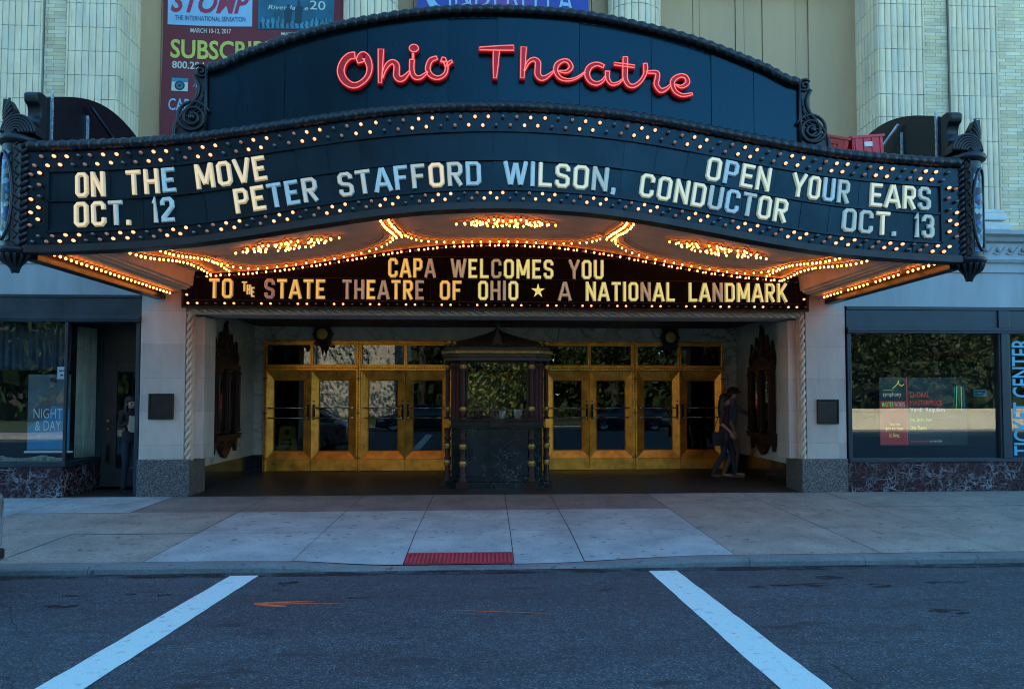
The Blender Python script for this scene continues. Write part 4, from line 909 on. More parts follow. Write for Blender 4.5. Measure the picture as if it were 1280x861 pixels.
# soffit: vaulted plaster with gilded ribs, coffers and bulb rows
YS0, YS1 = YM+.16, YF-.02
def zs(x, y):
    t = (y-YS0)/(YS1-YS0); return zb(x)+.10+.27*sstep(0, .75, t)
b = MB(); xq = XC-4.98, XC+4.98
b.grid(lambda u, v: (xq[0]+(xq[1]-xq[0])*u, YS0+(YS1-YS0)*v, zs(xq[0]+(xq[1]-xq[0])*u, YS0+(YS1-YS0)*v)), 80, 14)
for sg in (-1, 1):                                                # cove and flat borders towards the sides
    xe = XC+sg*HW; xi = XC+sg*4.98
    pr = [(xi, None), (xi+sg*.03, 3.40), (xi+sg*.07, 3.385), (xi+sg*.08, 3.36), (xi+sg*.12, 3.355), (xi+sg*.13, 3.335), (xe-sg*.34, 3.33), (xe-sg*.33, 3.31), (xe, 3.31)]
    for i in range(len(pr)-1):
        (p0, z0), (p1, z1) = pr[i], pr[i+1]
        if i < len(pr)-2: b.grid(lambda u, v: (p0+(p1-p0)*u, YS0+(YS1-YS0)*v, ((zs(xi, YS0+(YS1-YS0)*v) if z0 is None else z0)*(1-u)+z1*u)), 1, 14, 0)
SO = b.build('soffit', 'plaster', MQ, recalc=False)
gl = MB(); bl = []; mo = MB()
def strip(mb, pts, wd, drop, m=0):
    """raised moulding that follows the vault along plan points (x, y)"""
    L, Rr = offsets(pts, [wd/2]*len(pts), False); rings = []
    for l, r in zip(L, Rr): rings.append([(l[0], l[1], zs(*l)), (l[0], l[1], zs(*l)-drop), (r[0], r[1], zs(*r)-drop), (r[0], r[1], zs(*r))])
    for i in range(len(pts)-1):
        for j in range(3): mb.quad(rings[i][j], rings[i+1][j], rings[i+1][j+1], rings[i][j+1], m)
    mb.add(rings[0], [(0, 1, 2, 3)], m); mb.add(rings[-1], [(0, 1, 2, 3)], m)
def resample(pts, step):
    out = [pts[0]]; acc = 0
    for i in range(1, len(pts)):
        a, c = Vector(pts[i-1]), Vector(pts[i]); L = (c-a).length; t = step-acc
        while t <= L: out.append(tuple(a.lerp(c, t/L))); t += step
        acc = (acc+L) % step
    return out
def bulbs_on(pts, step, drop=.02): 
    for x, y in resample(pts, step): bl.append((x+random.uniform(-.008, .008), y, zs(x, y)-drop))
for sg in (-1, 1):
    xe = XC+sg*HW; x0, x1 = sorted((xe, xe-sg*.335)); gl.quad((x0, YS0, 3.309), (x1, YS0, 3.309), (x1, YS1, 3.309), (x0, YS1, 3.309), 0)
    for k in range(28):
        if k % 7 != 6 or sg < 0: bl.append((xe-sg*.17, YS0+.12+.127*k, 3.30))
back = [(XC-4.72+9.44*i/60, YS1-.13) for i in range(61)]
strip(gl, back, .24, .05); bulbs_on(back, .145, .06)
for xr, xr2 in ((-1.50, -1.58), (1.50, 1.58)):                     # the two ribs between the coffers
    p = [(XC+xr+(xr2-xr)*i/10, YS0+.02+(11.95-YS0)*i/10) for i in range(11)]; strip(gl, p, .17, .05)
    for dx in (-.045, .045): bulbs_on([(x+dx, y) for x, y in p], .17, .06)
for sg in (-1, 1):
    p = [(XC+sg*(4.50+.20*i/10), YS0+.02+(YS1-.25-YS0)*i/10) for i in range(11)]; strip(gl, p, .17, .05); bulbs_on(p, .165, .06)
    p = [(x-sg*.34, y-.12) for x, y in p]; strip(gl, p, .10, .035); bulbs_on(p, .165, .045)
for xl, xr in ((-4.30, -1.68), (-1.48, 1.48), (1.68, 4.30)):        # coffer frames with notched round corners
    yb2 = YS1-.36; cl_ = .95 if xl > -4 else .5; cr_ = .95 if xr < 4 else .5
    pts = [(XC+xl+cl_-cl_*math.cos(a), yb2-.95+.95*math.sin(a)) for a in [math.pi/2*i/8 for i in range(9)]]
    pts += [(XC+xl+cl_+(xr-xl-cl_-cr_)*i/16, yb2) for i in range(1, 16)]+[(XC+xr-cr_+cr_*math.sin(a), yb2-.95+.95*math.cos(a)) for a in [math.pi/2*i/8 for i in range(9)]]
    strip(gl, pts, .12, .035); bulbs_on(pts, .15, .045)
    ins = [(XC+(xl+xr)/2+(x-XC-(xl+xr)/2)*.93, yb2+(y-yb2)*.93-.12) for x, y in pts]; strip(mo, ins, .07, .03); ins = [(XC+(xl+xr)/2+(x-XC-(xl+xr)/2)*.88, yb2+(y-yb2)*.9-.20) for x, y in pts]; strip(mo, ins, .025, .02)
    xm = XC+(xl+xr)/2; ym = 11.05                                  # starburst
    def st(pts, wd=.05): strip(gl, [(xm+x, ym+y) for x, y in pts], wd, .02)
    ring = [(.16*math.cos(a), .16*math.sin(a)) for a in [2*math.pi*i/10 for i in range(11)]]; st(ring, .09)
    for i in range(0, 10, 1): bl.append((xm+ring[i][0], ym+ring[i][1], zs(xm, ym)-.04))
    bl.append((xm, ym, zs(xm, ym)-.05)); gl.lathe([(0, -.06), (.10, -.05), (.13, 0)], (xm, ym, zs(xm, ym)), 12)
    for sx in (-1, 1):
        d = [(.28*sx, 0), (.42*sx, .42), (.50*sx, .12), (.70*sx, 0), (.50*sx, -.12), (.42*sx, -.42), (.28*sx, 0)]; st(d, .07); bulbs_on([(xm+x, ym+y) for x, y in d], .14, .035)
        d = [(.40*sx, .02), (.50*sx, .02)]; st(d, .06); bulbs_on([(xm+x, ym+y) for x, y in d], .10, .035)
        for sy in (-1, 1):
            d = [(.06*sx, .40*sy), (.16*sx, .62*sy), (.26*sx, .46*sy)]; st(d, .07); bulbs_on([(xm+x, ym+y) for x, y in d], .14, .035)
for k in range(4): strip(mo, [(XC-4.86+9.72*i/50, YS1-.30-.0) for i in range(51)] if k == 0 else [(XC+(4.80+.05*k)*(-1 if q < 0 else 1), YS0+(YS1-YS0-.3)*i/10) for q in (1,) for i in range(11)], .03, .02)
for k in range(1, 4): strip(mo, [(XC-(4.80+.05*k), YS0+(YS1-YS0-.3)*i/10) for i in range(11)], .03, .02)
gl.build('gilded_ribs', 'gilt', SO, recalc=False); mo.build('plaster_moulding', 'plaster', SO, recalc=False)
bb = MB(); sk = MB()
for x, y, z in bl:
    bb.sphere((x, y, z-.030), .0150, 8, 5, sc=(1, 1, 1.25)); sk.lathe([(.014, -.012), (.022, .012)], (x, y, z), 8)
tag(bb.build('soffit_bulbs', 'bulb_warm', SO), kind='stuff'); tag(sk.build('lamp_sockets', 'brass_dark', SO, recalc=False), kind='stuff')

# end posts with shell caps and mirror mosaic
def mosaic():
    m, t, p = nmat('mirror_mosaic'); v = coords(t)
    vo = N(t, 'ShaderNodeTexVoronoi'); vo.inputs['Scale'].default_value = 16; t.links.new(v, vo.inputs[0]); s = N(t, 'ShaderNodeSeparateColor'); t.links.new(vo.outputs['Color'], s.inputs[0])
    c = ramp(t, s.outputs[0], [(0, (.015, .08, .16)), (.22, (.07, .12, .17)), (.34, (.16, .175, .18)), (.42, (.03, .02, .10)), (.54, (.09, .065, .035)), (.64, (.008, .012, .018)), (.88, (.02, .05, .08))], 'CONSTANT')
    ed = N(t, 'ShaderNodeTexVoronoi', feature='DISTANCE_TO_EDGE'); ed.inputs['Scale'].default_value = 16; t.links.new(v, ed.inputs[0])
    c = mixc(t, ramp(t, ed.outputs[0], [(.02, 1.), (.05, 0.)]), c, (.01, .01, .012)); t.links.new(c, p.inputs['Base Color']); p.inputs['Metallic'].default_value = .6; p.inputs['Roughness'].default_value = .22
    bump(t, p, s.outputs[1], .6, .02); return m
MT['mosaic'] = mosaic()
for sg in (-1, 1):
    xc = XC+sg*(HW+.175); yc = YM+.12; z0, z1 = 3.27, 4.52
    b = MB(); b.lathe([(.165, z0), (.165, z1)], (xc, yc, 0), 20)
    rope(b, (xc-sg*.145, yc-.115, z0+.02), (xc-sg*.145, yc-.115, z1), .05, .075); b.box(xc-.16, xc+.16, yc+.0, yc+.18, z0, z1)
    for k in range(9): b.tube(spline([(xc-sg*.10, yc-.15, z0+.05+.135*k), (xc-sg*.05, yc-.175, z0+.11+.135*k), (xc-sg*.08, yc-.165, z0+.165+.135*k)], 4), .013, 6)
    PO = b.build('end_post', 'iron', MQ)
    b = MB(); b.grid(lambda u, v: (xc+.170*math.cos((-math.pi/2)+sg*(-.10+1.5*u)*(1-.0)), yc+.172*math.sin((-math.pi/2)+sg*(-.10+1.5*u)), z0+.10+(z1-z0-.2)*v), 10, 12)
    pan = b.build('mirror_panel', 'mosaic', PO, recalc=False)
    b = MB(); ov = [(-.10+.30*(1-math.cos(2*math.pi*i/28))*0+.62+.70*math.cos(2*math.pi*i/28), .5+.5*math.sin(2*math.pi*i/28)) for i in range(29)]
    b.tube([(xc+.176*math.cos(-math.pi/2+sg*u), yc+.176*math.sin(-math.pi/2+sg*u), z0+.12+(z1-z0-.24)*v) for u, v in ov], .017, 7); b.build('panel_rim', 'iron', PO)
    b = MB(); b.lathe([(.17, 4.50), (.215, 4.52), (.23, 4.555), (.215, 4.59), (.18, 4.60), (.17, 4.64), (0, 4.64)], (xc, yc, 0), 24)
    hx = xc-sg*.05                                               # shell: nested arcs, then a leaf on the outer side
    for k in range(6):
        r = .185-.029*k; b.tube([(hx+r*math.cos(a), yc-.12-.008*k, 4.62+r*1.15*math.sin(a)) for a in [math.pi*i/14 for i in range(15)]], .017, 7)
    b.xz([(hx+.18*math.cos(a), 4.62+.20*math.sin(a)) for a in [math.pi*i/16 for i in range(17)]], yc-.10, yc+.08)
    lf = [(xc+sg*.05, 4.64), (xc+sg*.03, 4.80), (xc+sg*.06, 4.94), (xc+sg*.12, 5.05), (xc+sg*.18, 5.06), (xc+sg*.19, 4.90), (xc+sg*.17, 4.64)]
    b.xz(lf, yc-.02, yc+.10)
    for k in range(5): b.tube(spline([(xc+sg*(.17), yc-.03, 4.66+.05*k), (xc+sg*.12, yc-.045, 4.76+.055*k), (xc+sg*(.055+.012*k), yc-.03, 4.84+.055*k)], 4), .014, 6)
    b.build('shell_cap', 'iron', PO)
    b = MB(); b.lathe([(0, 3.06), (.03, 3.07), (.05, 3.10), (.04, 3.13), (.09, 3.17), (.15, 3.22), (.19, 3.25), (.215, 3.28), (.20, 3.31), (.17, 3.31)], (xc, yc, 0), 20)
    for k in range(7):
        a = -math.pi/2+(k-3)*.42; b.tube(spline([(xc+.17*math.cos(a), yc+.17*math.sin(a), 3.24), (xc+.14*math.cos(a), yc+.14*math.sin(a), 3.17), (xc+.06*math.cos(a), yc+.06*math.sin(a), 3.11), (xc+.02*math.cos(a), yc+.02*math.sin(a), 3.03)], 4), .022, 6)
    b.build('pendant', 'iron', PO)

# ------------------------------------------------------------------ red script sign on the crown
NS = thing('neon_sign', 'red neon script sign reading Ohio Theatre on the blue crown of the marquee', 'neon sign', (XC, YC-.02, 5.3))
YN = YC-.03
def npt(px, py):
    tx = (px-670)/1000; ty = (py-454.26)/1000; cp, sp, ct, st_ = math.cos(PSI), math.sin(PSI), math.cos(THETA), math.sin(THETA)
    F = Vector((sp*ct, cp*ct, st_)); Rv = Vector((cp, -sp, 0)); U = Rv.cross(F); d = Rv*tx-U*ty+F; t = YN/d.y
    return (d.x*t, ZC+d.z*t)
def zoomed(x0, y0, k): return lambda x, y: npt(x0+x/k, y0+y/k)
Z1, Z2, Z3 = zoomed(415, 50, 8.0), zoomed(590, 50, 9.143), zoomed(725, 60, 8.828)
def sc(k): return .0094/k*1.0
def neon_letter(label, strokes, tf, k, extra=()):
    """strokes: lists of (x, y, half width) traced along the middle of the letter; its own plane, depth and thickness are real"""
    ch = MB(); tu = MB(); s_ = sc(k)
    for si, (pts, smooth) in enumerate(strokes):
        q = spline(pts, 5) if smooth else pts
        P2 = [tf(x, y) for x, y, _ in q]; hs = [max(2, h)*s_ for _, _, h in q]; e = .0015*si
        ch.ribbon(P2, [h+.014 for h in hs], lambda u, v, d: (u, YN-d, v), [(-1, 0), (-1, .055+e), (1, .055+e), (1, 0)])
        for end in (0, -1):
            d_ = Vector(P2[0])-Vector(P2[1]) if end == 0 else Vector(P2[-1])-Vector(P2[-2]); d_ = d_.normalized()*.014; nrm = Vector((-d_.y, d_.x)).normalized()*(hs[end]+.014); p = Vector(P2[end])
            ch.xz([tuple(p+nrm), tuple(p-nrm), tuple(p-nrm+d_), tuple(p+nrm+d_)], YN-.0545-e, YN)
        L, Rr = offsets(P2, hs, False); loop = L+[tuple(Vector(P2[-1]))][:0]+Rr[::-1]
        tu.tube([(u, YN-.072, v) for u, v in loop], .0058, 6, closed=True)
    for (cx0, cy0, rx, ry) in extra:
        c0 = tf(cx0, cy0); ring = [(c0[0]+rx*s_*math.cos(a), c0[1]+ry*s_*math.sin(a)) for a in [2*math.pi*i/18 for i in range(18)]]
        ch.xz([(c0[0]+(u-c0[0])*1.22, c0[1]+(v-c0[1])*1.28) for u, v in ring], YN-.0558, YN); tu.tube([(u, YN-.072, v) for u, v in ring], .0058, 6, closed=True)
    o = ch.build('letter', 'red_channel', NS); o['label'] = label; tu.build('neon_tube', 'neon', o)
neon_letter('script capital O', [([(238,182,34),(180,192,32),(125,248,32),(98,330,33),(122,410,33),(180,465,30),(245,478,26),(318,440,22),(368,378,22),(384,300,26),(362,222,34),(322,182,36),(296,214,40),(304,250,36)], 1)], Z1, 8)
neon_letter('script h', [([(497,120,27),(492,290,22),(487,452,15)], 0), ([(512,405,5),(528,340,13),(565,272,20),(612,246,22),(650,275,26),(652,335,27),(652,385,28),(682,416,27),(725,403,22),(783,340,8)], 1)], Z1, 8)
neon_letter('script i', [([(806,222,22),(804,330,22),(830,392,22),(880,402,18),(930,372,12),(957,345,7)], 1), ([(816,160,6),(815,214,6)], 0)], Z1, 8, [(824,110,46,38)])
neon_letter('script o', [([(1052,205,18),(990,232,22),(962,310,22),(992,378,22),(1060,404,18),(1128,372,15),(1150,300,14),(1122,222,20),(1112,250,22)], 1), ([(1150,290,10),(1172,258,14),(1202,238,12)], 1)], Z1, 8)
neon_letter('script capital T', [([(88,130,16),(300,124,26),(474,121,30)], 0), ([(278,152,36),(270,300,30),(263,462,17)], 0)], Z2, 9.143)
neon_letter('script h', [([(588,112,31),(580,300,26),(572,462,20)], 0), ([(594,385,5),(640,285,16),(702,252,22),(748,285,30),(748,350,32),(748,420,32),(785,464,29),(845,452,20),(928,388,7)], 1)], Z2, 9.143)
neon_letter('script e', [([(985,384,6),(1070,392,17),(1126,340,22),(1092,276,20),(1030,268,18),(966,312,24),(952,385,22),(1000,460,20),(1090,486,14),(1185,464,10),(1285,398,7)], 1)], Z2, 9.143)
neon_letter('script a', [([(252,232,20),(180,206,20),(102,236,26),(70,310,28),(102,388,24),(172,420,20),(238,392,14),(272,340,8)], 1), ([(294,285,24),(296,365,20),(340,424,15),(408,415,12),(462,372,7)], 1)], Z3, 8.828)
neon_letter('script t', [([(490,128,26),(486,300,26),(490,370,24),(524,432,22),(580,446,19),(650,402,17),(702,320,16),(712,255,22),(708,200,20)], 1), ([(370,203,15),(588,232,15)], 0)], Z3, 8.828)
neon_letter('script r', [([(722,296,12),(835,300,20),(838,370,24),(828,430,24),(876,495,24),(938,476,16),(984,434,8)], 1)], Z3, 8.828)
neon_letter('script e', [([(1042,432,5),(1108,454,16),(1172,408,22),(1150,346,20),(1090,334,20),(1022,372,24),(1004,432,22),(1042,510,20),(1120,548,16),(1222,532,12)], 1)], Z3, 8.828)

# ------------------------------------------------------------------ inner welcome sign over the doors
WS = thing('welcome_sign', 'brown arched letter board reading CAPA WELCOMES YOU over the doors', 'sign', (XC, 13.2, 3.1))
YW = 13.16; wx0, wx1 = -4.92, 5.39
wtop = lambda x: min(zs(x, YS1)-.02, 9)
b = MB(); n = 60
for y in (YW, YF-.005):
    for i in range(n):
        a, c = wx0+(wx1-wx0)*i/n, wx0+(wx1-wx0)*(i+1)/n; b.quad((a, y, 3.06), (c, y, 3.06), (c, y, wtop(c)), (a, y, wtop(a)))
for a in (wx0, wx1): b.quad((a, YW, 3.06), (a, YF-.005, 3.06), (a, YF-.005, wtop(a)), (a, YW, wtop(a)))
b.quad((wx0, YW, 3.06), (wx1, YW, 3.06), (wx1, YF-.005, 3.06), (wx0, YF-.005, 3.06))
WB = b.build('board', 'sign_brown', WS, recalc=False)
b = MB(); b.box(wx0+.16, wx1-.16, YW-.02, YW-.002, 3.165, 3.18); b.box(wx0+.16, wx1-.16, YW-.02, YW-.002, 3.535, 3.55); b.box(-2.3, 2.85, YW-.02, YW-.002, 3.90, 3.915); b.box(wx0, wx1, YW-.05, YW-.002, 3.04, 3.075); b.box(wx0, wx0+.03, YW-.05, YW-.002, 3.075, 3.62); b.box(wx1-.03, wx1, YW-.05, YW-.002, 3.075, 3.6)
for i in range(22): x = wx0+.2+(wx1-wx0-.4)*i/21; b.box(x-.003, x+.003, YW-.004, YW-.001, 3.18, 3.535)
b.build('letter_rail', 'bronze', WB)
def wx(px): 
    tx = (px-670)/1000; return YW*(tx*math.cos(PSI)+math.sin(PSI))/(math.cos(PSI)-tx*math.sin(PSI))
def inner(s, cd, a, c, row, warm, h=.325, dz=0):
    b = MB(); fn = lambda u, v, d: (u, YW-.005-d, v); word(b, s, cd, wx(a), wx(c), (3.557 if row == 1 else 3.195)+dz, h, fn, SL_F, .086)
    o = b.build('lettering', (['I_L', 'I_D'] if warm else ['J_L', 'J_D'])+['white_off'], WB, recalc=False); o['label'] = 'raised letters reading '+s
for a in (('CAPA', 'LLLD', 484, 544, 1, 1), ('WELCOMES', 'DLLDLLLL', 563, 692, 1, 0), ('YOU', 'DLL', 711, 755, 1, 0), ('TO', 'LL', 260, 290, 2, 1), ('STATE', 'BLLLL', 329, 406, 2, 1), ('THEATRE', 'DDLDLLD', 427, 530, 2, 1), ('OF', 'LL', 549, 577, 2, 1),
          ('OHIO', 'LDDL', 597, 648, 2, 0), ('A', 'D', 698, 714, 2, 0), ('NATIONAL', 'LLLLLDLL', 732, 844, 2, 0), ('LANDMARK', 'LLDLLLLL', 861, 985, 2, 0)): inner(*a)
b = MB(); fn = lambda u, v, d: (u, YW-.005-d, v)
word(b, 'T', 'L', wx(301), wx(307.5), 3.31, .165, fn, SL_F); word(b, 'H', 'L', wx(307), wx(312.5), 3.26, .165, fn, SL_F); word(b, 'E', 'L', wx(312.5), wx(317.5), 3.22, .165, fn, SL_F)
b.build('lettering', ['I_L', 'I_D', 'white_off'], WB, recalc=False)['label'] = 'small slanting letters reading THE'
b = MB(); xs_, zs_ = wx(672.5), 3.36
b.xz([(xs_+(.115 if i % 2 == 0 else .042)*math.sin(i*math.pi/5), zs_+(.125 if i % 2 == 0 else .046)*math.cos(i*math.pi/5)) for i in range(10)], YW-.03, YW-.005); b.build('star', 'J_L', WB)['label'] = 'raised five pointed star'
wb = []; nb = round((wx1-wx0-.2)/.145)
for i in range(nb+1):
    x = wx0+.10+.145*i; wb.append((x, 3.115, i % 4)); wb.append((x, wtop(x)-.085, (i+2) % 4))
for x in (wx0+.08, wx1-.08):
    for k in range(2): wb.append((x, 3.25+.145*k, k % 4))
off = MB(); on = MB(); sk = MB()
cnt = 0
for x, z, c in wb:
    sk.tube([(x, YW-.002, z), (x, YW-.018, z)], .022, 8)
    if c < 2 and cnt < 100:
        o = bpy.data.objects.new('bulb', ME_ON); COL.objects.link(o); o.parent = WB; o.location = Vector((x, YW-.01, z))-ORG[WB.name]; ORG[o.name] = ORG[WB.name]; cnt += 1
    else: bulb_into(off, x, z, YW-.01)
tag(off.build('unlit_bulbs', 'bulb_off', WB), kind='stuff'); tag(sk.build('lamp_sockets', 'socket', WB), kind='stuff')

# ------------------------------------------------------------------ ticket booth
BX, BY = .165, 14.55
BT = thing('ticket_booth', 'ornate dark ticket booth of black marble and mahogany with a tent roof', 'ticket booth', (BX, BY, 0))
def octo(hw, hd, ch): return [(-hw+ch, -hd), (hw-ch, -hd), (hw, -hd+ch), (hw, hd-ch), (hw-ch, hd), (-hw+ch, hd), (-hw, hd-ch), (-hw, -hd+ch)]
def oct_prism(mb, hw, hd, ch, z0, z1, m=0): mb.xy([(BX+x, BY+y) for x, y in octo(hw, hd, ch)], z0, z1, m)
b = MB(); oct_prism(b, .92, .60, .28, -.01, .13); oct_prism(b, .84, .53, .26, .13, .22); oct_prism(b, .80, .50, .26, .22, 1.06); b.build('marble_base', 'blackmarble', BT, bevel=.008)
b = MB(); oct_prism(b, .84, .54, .26, 1.06, 1.10); oct_prism(b, .82, .52, .26, 1.10, 1.19); oct_prism(b, .85, .55, .26, 1.19, 1.22); o = b.build('counter', 'bronze', BT, bevel=.006)
b = MB(); b.box(BX-.13, BX+.13, BY-.575, BY-.55, 1.08, 1.20); b.box(BX-.05, BX+.05, BY-.60, BY-.56, 1.075, 1.09); b.build('ticket_tray', 'bronze', o)
for k in range(16): pass
b = MB(); fz0, fz1 = 1.22, 2.24; yw = BY-.50
b.box(BX-.55, BX-.52, yw, yw+.04, fz0, fz1); b.box(BX+.52, BX+.55, yw, yw+.04, fz0, fz1); b.box(BX-.55, BX+.55, yw, yw+.04, fz1-.03, fz1)
o = b.build('window_frame', 'mahogany', BT)
b = MB(); b.box(BX-.52, BX+.52, yw+.012, yw+.018, fz0, fz1-.03); b.build('pane', 'glass', o)
b = MB(); b.box(BX-.84, BX+.84, BY+.35, BY+.40, fz0, fz1); b.box(BX-.82, BX-.80, BY-.2, BY+.35, fz0, fz1); b.box(BX+.80, BX+.82, BY-.2, BY+.35, fz0, fz1); b.box(BX-.8, BX+.8, BY-.45, BY+.35, 2.15, 2.2); b.build('back_panel', 'mahogany', BT)
for sg in (-1, 1):
    b = MB(); b.grid(lambda u, v: (BX+sg*(.56+.25*u), BY-.48+.22*u+.02*math.sin(u*22), fz0+(fz1-fz0)*v), 24, 2); b.build('side_curtain', 'curtainred', BT, recalc=False)
colp = [(.055, 1.22), (.055, 1.25), (.03, 1.27), (.045, 1.40), (.045, 1.44), (.03, 1.46), (.04, 1.55), (.036, 2.06), (.03, 2.08), (.05, 2.10), (.035, 2.12), (.055, 2.20), (.06, 2.24)]
lowp = [(.075, .13), (.075, .20), (.05, .22), (.065, .27), (.045, .31), (.055, .50), (.06, .54), (.04, .57), (.05, .66), (.052, .80), (.04, .83), (.06, .86), (.06, .89), (.04, .92), (.055, 1.02), (.06, 1.06)]
for x, y in ((-.60, -.51), (.60, -.51), (-.88, -.22), (.88, -.22)):
    b = MB(); b.lathe(lowp, (BX+x, BY+y, 0), 14); b.lathe(colp, (BX+x, BY+y, 0), 14); b.box(BX+x-.105, BX+x+.105, BY+y-.112, BY+y+.105, -.01, .137)
    o = b.build('column', 'mahogany', BT)
    b = MB()
    for z0, z1, r in ((1.36, 1.44, .050), (2.10, 2.18, .056), (.70, .79, .056), (.40, .50, .058)):
        b.lathe([(r-.006, z0), (r+.004, z0+.015), (r, (z0+z1)/2), (r+.004, z1-.015), (r-.006, z1)], (BX+x, BY+y, 0), 12)
        for k in range(6): a = k*math.pi/3; b.sphere((BX+x+r*math.cos(a), BY+y+r*math.sin(a), (z0+z1)/2), .015, 6, 4)
    b.build('gold_collar', 'goldleaf', o)
b = MB(); oct_prism(b, .93, .62, .28, 2.24, 2.31); oct_prism(b, .96, .65, .28, 2.31, 2.35); oct_prism(b, .94, .63, .28, 2.43, 2.49); o = b.build('cornice', 'boothroof', BT, bevel=.006)
b = MB(); oct_prism(b, .99, .68, .28, 2.352, 2.428); b.build('gilt_band', 'brass_dark', o, bevel=.02)
b = MB()
for k in range(22): b.tube([(BX-.86+.082*k, BY-.635, 2.49), (BX-.86+.082*k, BY-.635, 2.53)], [.03, .008], 6)
for x in (-.80, .80): b.sphere((BX+x-.04, BY-.60, 2.56), .04, 8, 6, sc=(1, 1, 1.3)); b.sphere((BX+x+.05, BY-.60, 2.55), .035, 8, 6, sc=(1, 1, 1.4))
b.build('cresting', 'brass_dark', o)
b = MB(); rings = []
for k in range(9):
    t = k/8; s_ = .93*(1-t)**1.5+.10*(1-t)+.02; rings.append([(BX+x*s_/.92, BY+y*s_/.92*(.62/.60), 2.49+.36*t**.85) for x, y in octo(.92, .60, .28)])
for k in range(8):
    for j in range(8): b.quad(rings[k][j], rings[k][(j+1) % 8], rings[k+1][(j+1) % 8], rings[k+1][j])
b.lathe([(.0, 2.98), (.03, 2.96), (.045, 2.92), (.03, 2.88), (.02, 2.87), (.05, 2.84)], (BX, BY, 0), 12)
rf = b.build('roof', 'boothroof', BT)
b = MB(); b.xz([(BX-.115, 2.495), (BX+.115, 2.495), (BX, 2.80)], BY-.62, BY-.50); b.xz([(BX-.075, 2.52), (BX+.075, 2.52), (BX, 2.70)], BY-.632, BY-.621); b.build('gablet', 'mahogany', rf)
MT['paper'] = mat('white_paper', (.42, .38, .31), .7, 0, .1, 5)
b = MB(); b.lathe([(.050, 1.225), (.062, 1.36), (.060, 1.36), (.048, 1.23)], (BX+.09, BY-.30, 0), 14); tag(b.build('paper_cup', 'paper', loc=(BX+.09, BY-.30, 1.22)), 'pale cup standing on the ticket booth counter behind the glass', 'cup')
b = MB(); b.box(BX+.30, BX+.44, BY-.26, BY-.255, 1.28, 1.39); b.box(BX+.32, BX+.42, BY-.25, BY-.2, 1.222, 1.285); tag(b.build('paper_notice', 'paper', loc=(BX+.36, BY-.26, 1.22)), 'white paper notice standing behind the ticket booth window', 'notice')

# ------------------------------------------------------------------ carved display cases on the porch side walls
def display_case(label, x, y, rz):
    o0 = thing('display_case', label, 'display case', (0, 0, 0), 'carved display cases in the porch')
    W2, z0, z1 = .62, .93, 2.12
    b = MB()
    for xa_, xb2 in ((-W2, -W2+.09), (W2-.09, W2), (-.045, .045)): b.box(xa_, xb2, -.10, 0, z0, z1)
    b.box(-W2-.05, W2+.05, -.13, 0, z0-.10, z0); b.box(-W2-.03, W2+.03, -.12, 0, z1, z1+.09); b.box(-W2-.07, W2+.07, -.15, 0, z0-.03, z0)
    for sg in (-1, 1):
        for z in (z0+.02, z1-.10): b.sphere((sg*(W2-.045), -.11, z+.04), .05, 8, 6)
        b.tube([(sg*(W2-.045), -.115, z0+.1), (sg*(W2-.045), -.115, z1-.1)], .028, 8)
    b.tube([(0, -.115, z0+.05), (0, -.115, z1-.05)], .028, 8)
    b.build('case_frame', 'mahogany', o0, bevel=.008)
    crest = [(-.66, 2.21), (-.68, 2.34), (-.64, 2.46), (-.60, 2.48), (-.585, 2.62), (-.57, 2.48), (-.50, 2.46), (-.46, 2.54), (-.36, 2.58), (-.32, 2.66), (-.30, 2.76), (-.27, 2.64), (-.20, 2.62), (-.16, 2.72), (-.10, 2.78), (-.06, 2.84), (0, 2.97)]
    crest += [(-x_, z_) for x_, z_ in crest[-2::-1]]
    b = MB(); b.xz(crest, -.07, 0)
    for sg in (-1, 1):
        for cx0, cz0, r in ((.52, 2.33, .10), (.28, 2.42, .11)): b.tube([(sg*u, -.08, z) for u, z in spiral(cx0, cz0, r, .015, 0, 1.8, 30)], .018, 6)
        b.sphere((sg*.585, -.04, 2.64), .03, 8, 6); b.sphere((sg*.30, -.04, 2.77), .03, 8, 6)
    b.lathe([(0, -.13), (.07, -.11), (.10, -.06)], (0, 0, 0), 12) if False else None
    b.sphere((0, -.07, 2.55), .13, 12, 8, sc=(.8, .4, 1.3)); b.sphere((0, -.05, 2.98), .035, 8, 6); b.build('crest', 'mahogany', o0)
    pend = [(-.66, z0-.10), (-.64, z0-.24), (-.60, z0-.34), (-.56, z0-.24), (-.48, z0-.16), (-.36, z0-.20), (-.24, z0-.32), (-.12, z0-.40), (0, z0-.44)]; pend += [(-x_, z_) for x_, z_ in pend[-2::-1]]
    b = MB(); b.xz(pend, -.07, 0)
    for sg in (-1, 1): b.tube([(sg*u, -.08, z) for u, z in spiral(.20, z0-.21, .09, .015, 0, 1.8, 30)], .016, 6)
    b.build('apron', 'mahogany', o0)
    b = MB(); b.box(-W2+.09, W2-.09, -.004, .0, z0, z1); b.build('back_panel', 'p_dark', o0)
    for k, (xa_, xb2) in enumerate(((-W2+.09, -.045), (.045, W2-.09))):
        b = MB(); b.box(xa_, xb2, -.060, -.055, z0, z1); b.build('pane', 'doorglass', o0)
        b = MB(); c = (xa_+xb2)/2; b.box(c-.17, c+.17, -.022, -.018, z0+.25, z0+.75, 0); b.box(c-.15, c+.15, -.026, -.023, z0+.45, z0+.72, 1 if k else 2); b.box(c-.17, c+.17, -.022, -.018, z0+.85, z0+1.05, 1)
        for q in range(3): small_print(b, c-.14, c+.14, z0+.28+.05*q, z0+.30+.05*q, -.025, 3)
        b.build('show_card', ['p_white', 'p_grey', 'p_redtext', 'p_dark'], o0, recalc=False)
    o0.location = (x, y, 0); o0.rotation_euler = (0, 0, rz); return o0
